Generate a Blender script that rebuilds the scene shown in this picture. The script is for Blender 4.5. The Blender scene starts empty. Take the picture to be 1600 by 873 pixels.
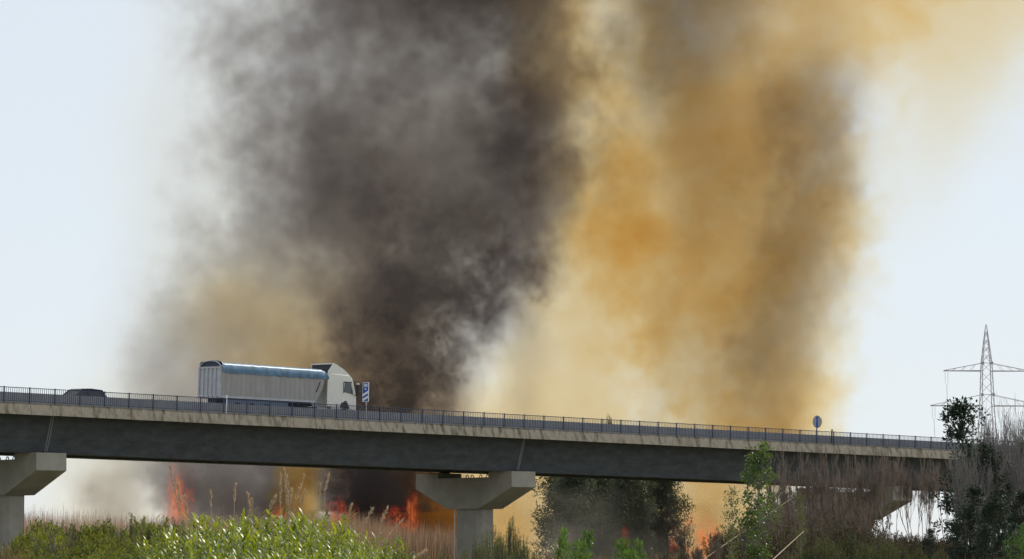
import bpy, math, random, time
import numpy as np
from mathutils import Vector, Matrix

R = math.radians
sc = bpy.context.scene
COL = sc.collection
rng = np.random.default_rng(11)
random.seed(11)

# ------------------------------------------------------------------ camera
F = 5400.0                                   # focal length in photo pixels (1600 wide)
HORIZON = 885.0
PITCH = math.atan((HORIZON - 436.5) / F)
EYE = 1.7
cam = bpy.data.objects.new('camera', bpy.data.cameras.new('camera'))
COL.objects.link(cam)
sc.camera = cam
cam.location = (0, 0, EYE)
cam.rotation_euler = (math.pi / 2 + PITCH, 0, 0)
cam.data.sensor_width = 36
cam.data.lens = 36 * F / 1600
cam.data.clip_end = 20000

# ------------------------------------------------------------------ sky, sun, exposure
SUN_AZ, SUN_EL = 45.0, 48.0                  # degrees clockwise from the view direction, above the horizon
world = bpy.data.worlds.new('World')
sc.world = world
world.use_nodes = True
nt = world.node_tree
nt.nodes.clear()
_o = nt.nodes.new('ShaderNodeOutputWorld')
_b = nt.nodes.new('ShaderNodeBackground')
_s = nt.nodes.new('ShaderNodeTexSky')
_s.sky_type = 'NISHITA'
_s.sun_disc = False
_s.sun_elevation = R(SUN_EL)
_s.sun_rotation = R(SUN_AZ)
_s.air_density = 1.0
_s.dust_density = 0.35
_s.ozone_density = 1.0
_m = nt.nodes.new('ShaderNodeMix')           # thin bright summer haze veils the whole sky evenly
_m.data_type = 'RGBA'
_m.inputs[0].default_value = 0.85
_m.inputs[7].default_value = (6.95, 7.45, 8.0, 1)
nt.links.new(_s.outputs[0], _m.inputs[6])
nt.links.new(_m.outputs[2], _b.inputs[0])
_b.inputs[1].default_value = 0.1
nt.links.new(_b.outputs[0], _o.inputs[0])
sun = bpy.data.objects.new('sun', bpy.data.lights.new('sun', 'SUN'))
COL.objects.link(sun)
sun.data.energy = 3.6
sun.data.angle = R(0.6)
sun.data.color = (1.0, 0.93, 0.82)
_d = Vector((math.sin(R(SUN_AZ)) * math.cos(R(SUN_EL)), math.cos(R(SUN_AZ)) * math.cos(R(SUN_EL)), math.sin(R(SUN_EL))))
sun.rotation_euler = _d.to_track_quat('Z', 'Y').to_euler()
sun.location = (60, 60, 90)
vs = sc.view_settings
vs.view_transform = 'Standard'
vs.look = 'None'
vs.gamma = 1
vs.use_curve_mapping = False
vs.exposure = 0.2
sc.render.engine = 'CYCLES'
sc.cycles.use_denoising = True
sc.cycles.volume_bounces = 0
sc.cycles.max_bounces = 6
sc.cycles.transparent_max_bounces = 8
sc.cycles.volume_step_rate = 4.0
sc.cycles.use_adaptive_sampling = True
sc.cycles.adaptive_threshold = 0.02

# ------------------------------------------------------------------ helpers
def at(u, v, Y):
    """photo pixel -> world point at depth Y"""
    a = (u - 800) / F
    b = (436.5 - v) / F
    y = math.cos(PITCH) - b * math.sin(PITCH)
    z = math.sin(PITCH) + b * math.cos(PITCH)
    return Vector((a / y * Y, Y, EYE + z / y * Y))

def ground_z(y, x=0.0):
    t = min(1.0, max(0.0, (y - 60) / 160.0))
    return 2.0 * t * t * (3 - 2 * t)

def tag(o, label=None, cat=None, group=None, kind=None):
    if label: o['label'] = label
    if cat: o['category'] = cat
    if group: o['group'] = group
    if kind: o['kind'] = kind
    return o

def empty(name, loc=(0, 0, 0), rz=0.0):
    o = bpy.data.objects.new(name, None)
    o.empty_display_size = 0.2
    COL.objects.link(o)
    o.location = loc
    o.rotation_euler = (0, 0, rz)
    return o

def link(name, me, parent=None, mat=None):
    o = bpy.data.objects.new(name, me)
    COL.objects.link(o)
    if mat is not None and not me.materials:
        me.materials.append(mat)
    if parent is not None:
        o.parent = parent
    return o

def copy_tree(o, parent=None):
    c = o.copy()
    COL.objects.link(c)
    c.parent = parent
    for ch in list(o.children):
        copy_tree(ch, c)
    return c

class MB:
    """collects polygons, then links them as one mesh"""
    def __init__(s):
        s.v = []; s.f = []
    def add(s, vs_, fs):
        k = len(s.v)
        s.v += [tuple(p) for p in vs_]
        s.f += [tuple(i + k for i in f) for f in fs]
        return s
    def box(s, x0, x1, y0, y1, z0, z1):
        return s.hexa([(x0, y0, z0), (x1, y0, z0), (x1, y1, z0), (x0, y1, z0), (x0, y0, z1), (x1, y0, z1), (x1, y1, z1), (x0, y1, z1)])
    def hexa(s, p):
        return s.add(p, [(0, 3, 2, 1), (4, 5, 6, 7), (0, 1, 5, 4), (1, 2, 6, 5), (2, 3, 7, 6), (3, 0, 4, 7)])
    def prism(s, poly, axis, a0, a1):
        """poly: list of 2D points; extruded along axis (0,1,2)"""
        n = len(poly)
        def P(q, a):
            r = list(q); r.insert(axis, a); return tuple(r)
        vs_ = [P(q, a0) for q in poly] + [P(q, a1) for q in poly]
        fs = [tuple(range(n))[::-1], tuple(range(n, 2 * n))] + [(i, (i + 1) % n, n + (i + 1) % n, n + i) for i in range(n)]
        return s.add(vs_, fs)
    def tube(s, pts, rad, n=6, caps=True):
        pts = [Vector(p) for p in pts]
        if not isinstance(rad, (list, tuple)): rad = [rad] * len(pts)
        k = len(s.v)
        for i, p in enumerate(pts):
            t = (pts[min(i + 1, len(pts) - 1)] - pts[max(i - 1, 0)])
            if t.length < 1e-9: t = Vector((0, 0, 1))
            t.normalize()
            a = t.orthogonal().normalized()
            if abs(t.z) < .9: a = t.cross(Vector((0, 0, 1))).normalized()
            b = t.cross(a)
            for j in range(n):
                w = 2 * math.pi * j / n
                s.v.append(tuple(p + (a * math.cos(w) + b * math.sin(w)) * rad[i]))
        for i in range(len(pts) - 1):
            for j in range(n):
                j2 = (j + 1) % n
                s.f.append((k + i * n + j, k + i * n + j2, k + (i + 1) * n + j2, k + (i + 1) * n + j))
        if caps:
            s.f.append(tuple(k + j for j in range(n))[::-1])
            s.f.append(tuple(k + (len(pts) - 1) * n + j for j in range(n)))
        return s
    def cyl(s, c, axis, r, h, n=16):
        a = Vector((0, 0, 0)); a[axis] = h / 2
        c = Vector(c)
        return s.tube([c - a, c + a], r, n)
    def mesh(s, name, mat=None, smooth=False):
        me = bpy.data.meshes.new(name)
        me.from_pydata(s.v, [], s.f)
        if mat: me.materials.append(mat)
        if smooth:
            me.polygons.foreach_set('use_smooth', [True] * len(me.polygons))
        me.update()
        return me
    def build(s, name, mat, parent=None, smooth=False, bevel=0):
        o = link(name, s.mesh(name, mat, smooth), parent)
        if bevel:
            b = o.modifiers.new('bevel', 'BEVEL'); b.width = bevel; b.segments = 2; b.limit_method = 'ANGLE'; b.angle_limit = R(35)
        return o

def np_mesh(name, V, faces_per, k, mat, rnd=None, smooth=False):
    """V: (N, k, 3) points of N pieces, faces_per: quads/tris index list on one piece"""
    N = V.shape[0]
    me = bpy.data.meshes.new(name)
    fl = [len(f) for f in faces_per]
    base = np.concatenate([np.array(f) for f in faces_per])
    loops = (base[None, :] + (np.arange(N) * k)[:, None]).ravel().astype(np.int32)
    sizes = np.tile(np.array(fl, dtype=np.int32), N)
    starts = np.concatenate([[0], np.cumsum(sizes)[:-1]]).astype(np.int32)
    me.vertices.add(N * k)
    me.vertices.foreach_set('co', np.ascontiguousarray(V, dtype=np.float32).ravel())
    me.loops.add(len(loops))
    me.loops.foreach_set('vertex_index', loops)
    me.polygons.add(len(sizes))
    me.polygons.foreach_set('loop_start', starts)
    me.polygons.foreach_set('loop_total', sizes)
    if rnd is not None:
        a = me.attributes.new('rnd', 'FLOAT', 'POINT')
        a.data.foreach_set('value', np.repeat(rnd.astype(np.float32), k))
    if smooth:
        me.polygons.foreach_set('use_smooth', [True] * len(sizes))
    me.update(calc_edges=True)
    me.validate()
    me.materials.append(mat)
    return me

# ------------------------------------------------------------------ materials
def mat_basic(name, col, rough=.7, metal=0.0, var=0.0, scale=3.0, bump=0.0, col2=None, spec=None, stretch=None, coat=0):
    m = bpy.data.materials.new(name)
    m.use_nodes = True
    t = m.node_tree; N = t.nodes.new; L = t.links.new
    p = t.nodes['Principled BSDF']
    p.inputs['Roughness'].default_value = rough
    p.inputs['Metallic'].default_value = metal
    if spec is not None: p.inputs['Specular IOR Level'].default_value = spec
    if coat: p.inputs['Coat Weight'].default_value = coat
    p.inputs['Base Color'].default_value = (*col, 1)
    if var or bump or col2:
        tc = N('ShaderNodeTexCoord'); mp = N('ShaderNodeMapping'); L(tc.outputs['Object'], mp.inputs[0])
        if stretch: mp.inputs['Scale'].default_value = stretch
        nz = N('ShaderNodeTexNoise'); nz.inputs['Scale'].default_value = scale; nz.inputs['Detail'].default_value = 7
        nz.inputs['Roughness'].default_value = .62
        L(mp.outputs[0], nz.inputs['Vector'])
        cr = N('ShaderNodeValToRGB')
        c2 = col2 or tuple(c * (1 - var) for c in col)
        c1 = col if col2 else tuple(min(1, c * (1 + var)) for c in col)
        cr.color_ramp.elements[0].color = (*c2, 1); cr.color_ramp.elements[0].position = .32
        cr.color_ramp.elements[1].color = (*c1, 1); cr.color_ramp.elements[1].position = .68
        L(nz.outputs['Fac'], cr.inputs[0]); L(cr.outputs[0], p.inputs['Base Color'])
        if bump:
            bp = N('ShaderNodeBump'); bp.inputs['Strength'].default_value = bump; bp.inputs['Distance'].default_value = .02
            L(nz.outputs['Fac'], bp.inputs['Height']); L(bp.outputs[0], p.inputs['Normal'])
    return m

def mat_leaf(name, c_dark, c_light, trans=.35, rough=.42, trans_col=None, spec=.5):
    m = bpy.data.materials.new(name)
    m.use_nodes = True
    t = m.node_tree; N = t.nodes.new; L = t.links.new
    p = t.nodes['Principled BSDF']; out = t.nodes['Material Output']
    at_ = N('ShaderNodeAttribute'); at_.attribute_name = 'rnd'
    oi = N('ShaderNodeObjectInfo')
    ma = N('ShaderNodeMath'); ma.operation = 'MULTIPLY_ADD'; L(oi.outputs['Random'], ma.inputs[0]); ma.inputs[1].default_value = .45
    mb = N('ShaderNodeMath'); mb.operation = 'MULTIPLY'; L(at_.outputs['Fac'], mb.inputs[0]); mb.inputs[1].default_value = .65
    L(mb.outputs[0], ma.inputs[2])
    cr = N('ShaderNodeValToRGB')
    cr.color_ramp.elements[0].color = (*c_dark, 1); cr.color_ramp.elements[1].color = (*c_light, 1)
    L(ma.outputs[0], cr.inputs[0])
    L(cr.outputs[0], p.inputs['Base Color'])
    p.inputs['Roughness'].default_value = rough
    p.inputs['Specular IOR Level'].default_value = spec
    if trans:
        tr = N('ShaderNodeBsdfTranslucent')
        hs = N('ShaderNodeMix'); hs.data_type = 'RGBA'; hs.blend_type = 'MULTIPLY'; hs.inputs[0].default_value = 1
        L(cr.outputs[0], hs.inputs[6]); hs.inputs[7].default_value = (*(trans_col or (1.5, 1.5, .8)), 1)
        L(hs.outputs[2], tr.inputs[0])
        mx = N('ShaderNodeMixShader'); mx.inputs[0].default_value = trans
        L(p.outputs[0], mx.inputs[1]); L(tr.outputs[0], mx.inputs[2]); L(mx.outputs[0], out.inputs[0])
    return m

def mat_fascia():
    """weathered concrete with dark water streaks running down it"""
    m = mat_basic('weathered_fascia_concrete', (.23, .2, .155), .9, var=.25, scale=1.3, bump=.25)
    t = m.node_tree; N = t.nodes.new; L = t.links.new
    p = t.nodes['Principled BSDF']
    base = p.inputs['Base Color'].links[0].from_socket
    ge = N('ShaderNodeNewGeometry'); mp = N('ShaderNodeMapping'); mp.inputs['Scale'].default_value = (1.5, 1.5, .28)
    L(ge.outputs['Position'], mp.inputs[0])
    nz = N('ShaderNodeTexNoise'); nz.inputs['Scale'].default_value = 1.7; nz.inputs['Detail'].default_value = 5; L(mp.outputs[0], nz.inputs['Vector'])
    cr = N('ShaderNodeValToRGB'); cr.color_ramp.elements[0].position = .5; cr.color_ramp.elements[1].position = .68
    cr.color_ramp.elements[0].color = (1, 1, 1, 1); cr.color_ramp.elements[1].color = (.36, .36, .29, 1)
    L(nz.outputs['Fac'], cr.inputs[0])
    mx = N('ShaderNodeMix'); mx.data_type = 'RGBA'; mx.blend_type = 'MULTIPLY'; mx.inputs[0].default_value = 1
    L(base, mx.inputs[6]); L(cr.outputs[0], mx.inputs[7]); L(mx.outputs[2], p.inputs['Base Color'])
    return m

M = {}
M['fascia'] = mat_fascia()
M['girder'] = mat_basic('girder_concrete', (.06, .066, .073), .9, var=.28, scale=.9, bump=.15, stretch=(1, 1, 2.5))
M['joint'] = mat_basic('pale_joint_mortar', (.2, .2, .2), .9, var=.1)
M['pier'] = mat_basic('pier_concrete', (.32, .295, .25), .9, var=.14, scale=.8, bump=.2)
M['asphalt'] = mat_basic('asphalt', (.055, .055, .058), .9, var=.2, scale=8)
M['barrier'] = mat_basic('barrier_concrete', (.22, .22, .225), .85, var=.14, scale=1.6)
M['rail'] = mat_basic('navy_rail_paint', (.03, .04, .08), .45, var=.2, scale=4)
M['steel'] = mat_basic('galvanised_steel', (.42, .43, .44), .45, .7, var=.15, scale=6)
M['dark_steel'] = mat_basic('dark_steel', (.03, .032, .036), .6, .2, var=.3, scale=5)
M['white'] = mat_basic('white_plastic', (.75, .75, .73), .5, var=.06)
M['cab'] = mat_basic('cream_white_cab_paint', (.72, .69, .62), .35, var=.05, scale=1.5, coat=.2)
M['cab_grey'] = mat_basic('grey_white_rear_panel', (.5, .5, .5), .5, var=.1, scale=2)
M['alu'] = mat_basic('dusty_aluminium', (.32, .305, .285), .65, .1, var=.13, scale=1.4, stretch=(1, 1, .3))
M['tail'] = mat_basic('tailgate_aluminium', (.42, .425, .44), .55, .15, var=.12, scale=2)
M['tarp'] = mat_basic('blue_tarpaulin', (.085, .165, .25), .42, var=.35, scale=2.6, bump=.5)
M['navy'] = mat_basic('dark_navy_tarp', (.02, .03, .055), .6, var=.3, scale=3)
M['glass'] = mat_basic('vehicle_glass', (.03, .045, .045), .08, spec=.8)
M['rubber'] = mat_basic('tyre_rubber', (.02, .02, .02), .85, var=.2)
M['car_glass'] = mat_basic('dark_car_glass', (.012, .014, .018), .35, spec=.3)
M['red'] = mat_basic('red_lamp', (.4, .03, .02), .35)
M['orange'] = mat_basic('orange_lamp', (.6, .18, .02), .35)
M['car'] = mat_basic('dark_blue_car_paint', (.012, .013, .03), .4, .2, coat=.2)
M['sign_blue'] = mat_basic('sign_blue', (.012, .075, .36), .45)
M['sign_white'] = mat_basic('sign_white', (.78, .8, .82), .5)
M['sign_back'] = mat_basic('sign_back_grey', (.3, .32, .35), .5, .3, var=.1)
M['pylon'] = mat_basic('pylon_galvanised_steel', (.4, .375, .42), .6, .2)
M['glass_ins'] = mat_basic('insulator_glass', (.4, .42, .45), .3)
M['bark'] = mat_basic('bark', (.1, .08, .065), .95, var=.3, scale=6)
M['bark_grey'] = mat_basic('grey_bark', (.2, .185, .175), .95, var=.3, scale=6)
M['twig'] = mat_basic('brown_twig_bark', (.17, .13, .105), .95, var=.35, scale=2)
M['reed_leaf'] = mat_leaf('reed_leaf', (.026, .062, .014), (.27, .31, .03), .42, .4, (1.6, 1.5, .38), .6)
M['reed_cane'] = mat_basic('reed_cane', (.16, .2, .07), .6, var=.3)
M['plume'] = mat_leaf('dry_plume', (.36, .27, .18), (.6, .48, .36), .4, .9, (1, .9, .75), .1)
M['dry'] = mat_leaf('dry_reed', (.26, .18, .13), (.5, .39, .29), .4, .9, (1, .85, .7), .1)
M['scrub'] = mat_leaf('scrub_leaf', (.022, .045, .012), (.24, .26, .05), .4, .6, (1.4, 1.3, .5), .3)
M['scrub_dry'] = mat_leaf('dry_weed_leaf', (.1, .085, .04), (.28, .22, .11), .3, .8, (1.2, 1.0, .6), .2)
M['tamarisk'] = mat_leaf('tamarisk_leaf', (.055, .08, .035), (.17, .19, .07), .3, .7, (1.3, 1.2, .6), .2)
M['bright'] = mat_leaf('bright_broad_leaf', (.03, .075, .014), (.12, .21, .03), .4, .35, (1.5, 1.5, .5), .5)
M['poplar'] = mat_leaf('poplar_leaf', (.03, .06, .018), (.13, .19, .05), .4, .4, (1.4, 1.4, .5), .5)
M['conifer'] = mat_leaf('dark_conifer_leaf', (.035, .05, .038), (.13, .15, .105), .3, .6, (1.2, 1.2, .7), .3)
M['evergreen'] = mat_leaf('dark_evergreen_leaf', (.012, .024, .016), (.035, .055, .035), .15, .6, (1.2, 1.3, .7), .25)
M['olive'] = mat_leaf('olive_bush_leaf', (.02, .032, .012), (.1, .115, .035), .3, .6, (1.3, 1.2, .5), .3)
M['cane'] = mat_basic('dry_cane', (.42, .32, .21), .8, var=.2)
M['bramble'] = mat_leaf('bramble_leaf', (.03, .028, .018), (.1, .085, .05), .25, .7, (1.2, 1.1, .6), .2)
M['hedge'] = mat_leaf('hedge_leaf', (.03, .075, .014), (.08, .16, .03), .3, .5, (1.4, 1.4, .5), .3)
M['soil'] = mat_basic('dry_grass_soil', (.17, .14, .075), .95, scale=.12, bump=.3, col2=(.07, .085, .03))

# ------------------------------------------------------------------ ground
def ground():
    ys = [-60, -10, 20, 40, 60, 80, 100, 120, 140, 160, 180, 200, 220, 240, 270, 300, 350, 420, 600, 1000, 2500, 9000]
    xs = [-6000, -1500, -400, -150, -80, -40, -20, 0, 20, 40, 80, 150, 400, 1500, 6000]
    V = []; Fc = []
    r = random.Random(3)
    for y in ys:
        for x in xs:
            V.append((x, y, ground_z(y) + (r.uniform(-.12, .12) if 20 < y < 420 and abs(x) < 150 else 0)))
    nx = len(xs)
    for j in range(len(ys) - 1):
        for i in range(nx - 1):
            a = j * nx + i
            Fc.append((a, a + 1, a + nx + 1, a + nx))
    m = MB().add(V, Fc)
    tag(m.build('ground', M['soil'], smooth=True), kind='structure')
ground()

# ------------------------------------------------------------------ bridge frame: s along, t across (away from the camera), z above the deck edge
POST = 2.0
W0, C0, A0, B0 = 223.3, 0.00608417, 7.1136, 40.354541
def edge(u, v):
    i = (u - A0) / (B0 - C0 * u)
    return at(u, v, W0 * (1 + C0 * i)), i * POST
_pts = [edge(u, v) for u, v in ((0, 628.2), (280, 643.0), (620, 656.9), (800, 667), (1200, 688), (1320, 696))]
_S = np.array([q[1] for q in _pts])
_fit = [np.polyfit(_S, [q[0][k] for q in _pts], 1) for k in range(3)]
O3 = Vector([f[1] for f in _fit])
D3 = Vector([f[0] for f in _fit])
THETA = math.atan2(D3.y, D3.x)
GRADE = math.atan2(D3.z, math.hypot(D3.x, D3.y))
Nn = Vector((-math.sin(THETA), math.cos(THETA), 0))
Dn = D3.normalized()
Nn = (Nn + Vector((0, 0, .018))).normalized()          # cross fall of the deck
Zn = Dn.cross(Nn).normalized()
Nn = Zn.cross(Dn)
BM = Matrix((( Dn.x, Nn.x, Zn.x, O3.x), (Dn.y, Nn.y, Zn.y, O3.y), (Dn.z, Nn.z, Zn.z, O3.z), (0, 0, 0, 1)))
def Bp(s, t, z):
    return BM @ Vector((s, t, z))
def proj(p):
    q = Vector(p) - Vector((0, 0, EYE))
    f = q.y * math.cos(PITCH) + q.z * math.sin(PITCH)
    up = -q.y * math.sin(PITCH) + q.z * math.cos(PITCH)
    return 800 + F * q.x / f, 436.5 - F * up / f
def s_for_u(u, t, z):
    lo, hi = -60.0, 180.0
    for _ in range(50):
        mid = (lo + hi) / 2
        if proj(Bp(mid, t, z))[0] < u: lo = mid
        else: hi = mid
    return (lo + hi) / 2
print('bridge', O3, D3, math.degrees(THETA), math.degrees(GRADE))
S0, S1 = -24.0, 124.0
DECK_W = 13.0
FASC_H = 0.72
GIRD_H = 2.42
ROAD_Z = -0.02

bridge = empty('road_bridge', (0, 0, 0))
bridge.matrix_world = BM
tag(bridge, 'long concrete road bridge with dark girder and weathered pale edge crossing above the scrub', 'bridge')

PIER_U = (103.0, 836.0, 1425.0)
CAP_T0, CAP_T1, CAP_D = 1.15, 11.85, 2.4
PIER_S = [s_for_u(u, CAP_T0, -FASC_H - GIRD_H - 1.0) - CAP_D / 2 for u in PIER_U]
print('piers', PIER_S)
SPAN = (PIER_S[2] - PIER_S[0]) / 2
JOINTS = [PIER_S[0] - SPAN] + PIER_S + [PIER_S[2] + SPAN]

def build_bridge():
    b = bridge
    # deck slab with sloping soffit
    sl = MB().prism([(0.03, -.03), (0.03, -.34), (1.15, -.62), (DECK_W - 1.15, -.62), (DECK_W - .03, -.34), (DECK_W - .03, -.03), (11.6, -.03), (11.6, ROAD_Z - .06), (1.62, ROAD_Z - .06), (1.62, -.03)], 0, S0, S1)
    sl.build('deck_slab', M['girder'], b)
    MB().box(S0, S1, 1.985, 11.295, ROAD_Z - .055, ROAD_Z + .004).build('road_surface', M['asphalt'], b)
    # fascia panels, each its own piece, leaning outwards at the foot
    pan = MB()
    g = .012
    pan.hexa([(g, -.20, -FASC_H), (POST - g, -.20, -FASC_H), (POST - g, .26, -FASC_H + .05), (g, .26, -FASC_H + .05), (g, 0, 0), (POST - g, 0, 0), (POST - g, .26, 0), (g, .26, 0)])
    pan.box(g, POST - g, -.012, .27, .001, .045)
    pm = pan.mesh('fascia_panel', M['fascia'])
    s = -24.0
    i = 0
    while s < S1 - .1:
        o = link('fascia_panel', pm, b)
        o.location = (s, random.uniform(-.008, .008), random.uniform(-.006, .006))
        s += POST; i += 1
    far = MB()
    far.prism([(DECK_W - .26, .045), (DECK_W - .26, -FASC_H), (DECK_W + .2, -FASC_H), (DECK_W, .045)], 0, S0, S1)
    far.build('far_fascia', M['fascia'], b)
    # two trough girders per span, split at the piers
    zt, zb = -.58, -FASC_H - GIRD_H
    def girder(sa, sb, t0):
        m = MB()
        w = .72
        poly = [(t0, zt), (t0 + w, zb), (t0 + 3.75 - w, zb), (t0 + 3.75, zt)]
        n = 4
        m.prism(poly, 0, sa, sb)
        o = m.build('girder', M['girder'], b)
        # pale joint edge strips at the girder ends
        for e in (sa, sb - .09):
            MB().prism([(t0 - .012, zt), (t0 + w - .012, zb - .004), (t0 + w + .04, zb - .004), (t0 + .04, zt)], 0, e, e + .09).build('end_joint', M['joint'], o)
        # long casting seam
        k = .62
        MB().prism([(t0 + w * k - .01, zt + (zb - zt) * k), (t0 + w * k + .02, zt + (zb - zt) * k - .03), (t0 + w * k + .05, zt + (zb - zt) * k)], 0, sa + .1, sb - .1).build('casting_seam', M['girder'], o)
    ends = [S0] + [j for j in JOINTS if S0 < j < S1] + [S1]
    for sa, sb in zip(ends[:-1], ends[1:]):
        for t0 in (1.1, DECK_W - 4.85):
            girder(sa + .03, sb - .03, t0)
    # traffic barriers
    prof_ = [(1.62, -.03), (1.62, .05), (1.66, .78), (1.9, .78), (1.98, .2), (1.98, ROAD_Z - .05)]
    s = S0
    while s < S1 - .1:
        MB().prism(prof_, 0, s + .008, s + 3.992).build('barrier_block', M['barrier'], b)
        s += 4.0
    MB().prism([(11.3, ROAD_Z - .05), (11.3, .2), (11.38, .62), (11.55, .62), (11.6, -.06)], 0, S0, S1).build('far_barrier', M['barrier'], b)
build_bridge()

def build_piers():
    labels = ['hammerhead concrete pier at the open end where pale smoke shows beside it',
              'hammerhead concrete pier whose column stands between flames and feathery bushes',
              'hammerhead concrete pier half hidden behind bare brown thicket']
    zb = -FASC_H - GIRD_H
    for k, s in enumerate(PIER_S):
        foot = Bp(s, (CAP_T0 + CAP_T1) / 2, zb)
        gz = ground_z(foot.y) - .4
        pr = empty('bridge_pier', (foot.x, foot.y, gz + .4), THETA)
        tag(pr, labels[k], 'pier', 'piers carrying the bridge')
        H = foot.z - gz - .4                     # cap top below the girder
        top = H - .05
        L2 = (CAP_T1 - CAP_T0) / 2
        c = MB()
        # outline across the bridge (local y), recess in the middle of the top
        poly = [(-L2, top), (-L2 - .03, top - 1.16), (-1.75, top - 2.72), (1.75, top - 2.72), (L2 + .03, top - 1.16), (L2, top), (2.85, top), (2.85, top - .4), (-2.85, top - .4), (-2.85, top)]
        # concave outline: build as two halves and the middle
        Lp = [(-L2, top), (-L2 - .03, top - 1.16), (-1.75, top - 2.72), (-1.35, top - 2.72), (-1.35, top)]
        Rp = [(-q[0], q[1]) for q in Lp][::-1]
        n = len(poly)
        vs_ = [(-CAP_D / 2, *q) for q in poly] + [(CAP_D / 2, *q) for q in poly]
        fs = [(i, n + i, n + (i + 1) % n, (i + 1) % n) for i in range(n)]
        fs += [(0, 1, 2, 8, 9), (2, 3, 7, 8), (3, 4, 5, 6, 7)]
        fs += [tuple(n + i for i in f)[::-1] for f in fs[-3:]]
        c.add(vs_, fs)
        c.build('pier_cap', M['pier'], pr)
        col = MB()
        col.prism([(-.85, -1.1), (-.55, -1.4), (.55, -1.4), (.85, -1.1), (.85, 1.1), (.55, 1.4), (-.55, 1.4), (-.85, 1.1)], 2, -.5, top - 2.715)
        col.build('column', M['pier'], pr)
        if k == 1:
            MB().tube([(-.72, 1.46, -.3), (-.72, 1.46, top - 2.75)], .045, 8).build('white_edge_tube', M['white'], pr)  # thin white tube up one edge of the middle column
        for t in (-4.75, -3.5, 3.5, 4.75):
            MB().box(-.35, .35, t - .28, t + .28, top - .01, top + .085).build('bearing', M['dark_steel'], pr)
        # steel lifting loops left standing in the recess
        for q in (-2.45, -1.7, -.75, -.2):
            pts = [(-CAP_D / 2 + .25, q + .15 * math.cos(a), top - .4 + .2 * math.sin(a)) for a in np.linspace(-.1, math.pi + .1, 9)]
            MB().tube(pts, .035, 5).build('lifting_loop', M['dark_steel'], pr)
build_piers()

def build_railing():
    r = empty('railing', (0, 0, 0))
    r.matrix_world = BM
    tag(r, 'navy steel railing with upright bars along the edge of the bridge', 'railing')
    t = .11
    z0, H = .04, 1.0
    pm = MB().box(-.035, .035, -.04, .04, 0, H + .03).box(-.07, .07, -.06, .06, 0, .02).mesh('post', M['rail'])
    n0, n1 = -6, 61
    for i in range(n0, n1 + 1):
        o = link('post', pm, r); o.location = (i * POST, t, z0)
    MB().box(n0 * POST, n1 * POST, t - .03, t + .03, z0 + H - .045, z0 + H).build('top_rail', M['rail'], r)
    MB().box(n0 * POST, n1 * POST, t - .02, t + .02, z0 + .09, z0 + .125).build('bottom_rail', M['rail'], r)
    bm_ = MB().box(-.0125, .0125, -.0125, .0125, .12, H - .04).mesh('bar', M['rail'])
    cnt = 0
    rest = MB()
    nb = 12
    for i in range(n0, n1):
        vis = 0 <= i
        for j in range(1, nb):
            x = i * POST + j * POST / nb
            if vis and cnt < 296:
                o = link('bar', bm_, r); o.location = (x, t, z0); cnt += 1
            else:
                rest.box(x - .0125, x + .0125, t - .0125, t + .0125, z0 + .12, z0 + H - .04)
    tag(rest.build('more_bars', M['rail'], r), kind='stuff')
build_railing()

# ------------------------------------------------------------------ vehicles on the bridge (local x forward, y to the left, z up; near side is -y)
def on_deck(s, t, z=ROAD_Z + .006, flip=False):
    m = BM @ Matrix.Translation((s, t, z))
    if flip: m = m @ Matrix.Rotation(math.pi, 4, 'Z')
    return m

def wheel(parent, x, y, r, w, out):
    """out = -1 / 1: the side the rim faces"""
    tm = MB()
    prof_ = [(r * .56, -w / 2), (r * .93, -w / 2), (r, -w / 2 + .05), (r, w / 2 - .05), (r * .93, w / 2), (r * .56, w / 2)]
    n = 24
    for a in range(n):
        a0, a1 = 2 * math.pi * a / n, 2 * math.pi * (a + 1) / n
        for (p, q) in zip(prof_, prof_[1:]):
            tm.add([(p[0] * math.cos(a0), p[1], p[0] * math.sin(a0)), (p[0] * math.cos(a1), p[1], p[0] * math.sin(a1)), (q[0] * math.cos(a1), q[1], q[0] * math.sin(a1)), (q[0] * math.cos(a0), q[1], q[0] * math.sin(a0))], [(0, 1, 2, 3)])
    w_ = tm.build('wheel', M['rubber'], parent, smooth=True)
    w_.location = (x, y, r)
    rm = MB().cyl((0, out * (w / 2 - .06), 0), 1, r * .57, .05, 20)
    rm.cyl((0, out * (w / 2 - .03), 0), 1, r * .22, .08, 12)
    for a in range(8):
        an = 2 * math.pi * a / 8
        rm.cyl((r * .38 * math.cos(an), out * (w / 2 - .03), r * .38 * math.sin(an)), 1, .03, .03, 6)
    rm.build('rim', M['steel'], w_)
    return w_

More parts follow.
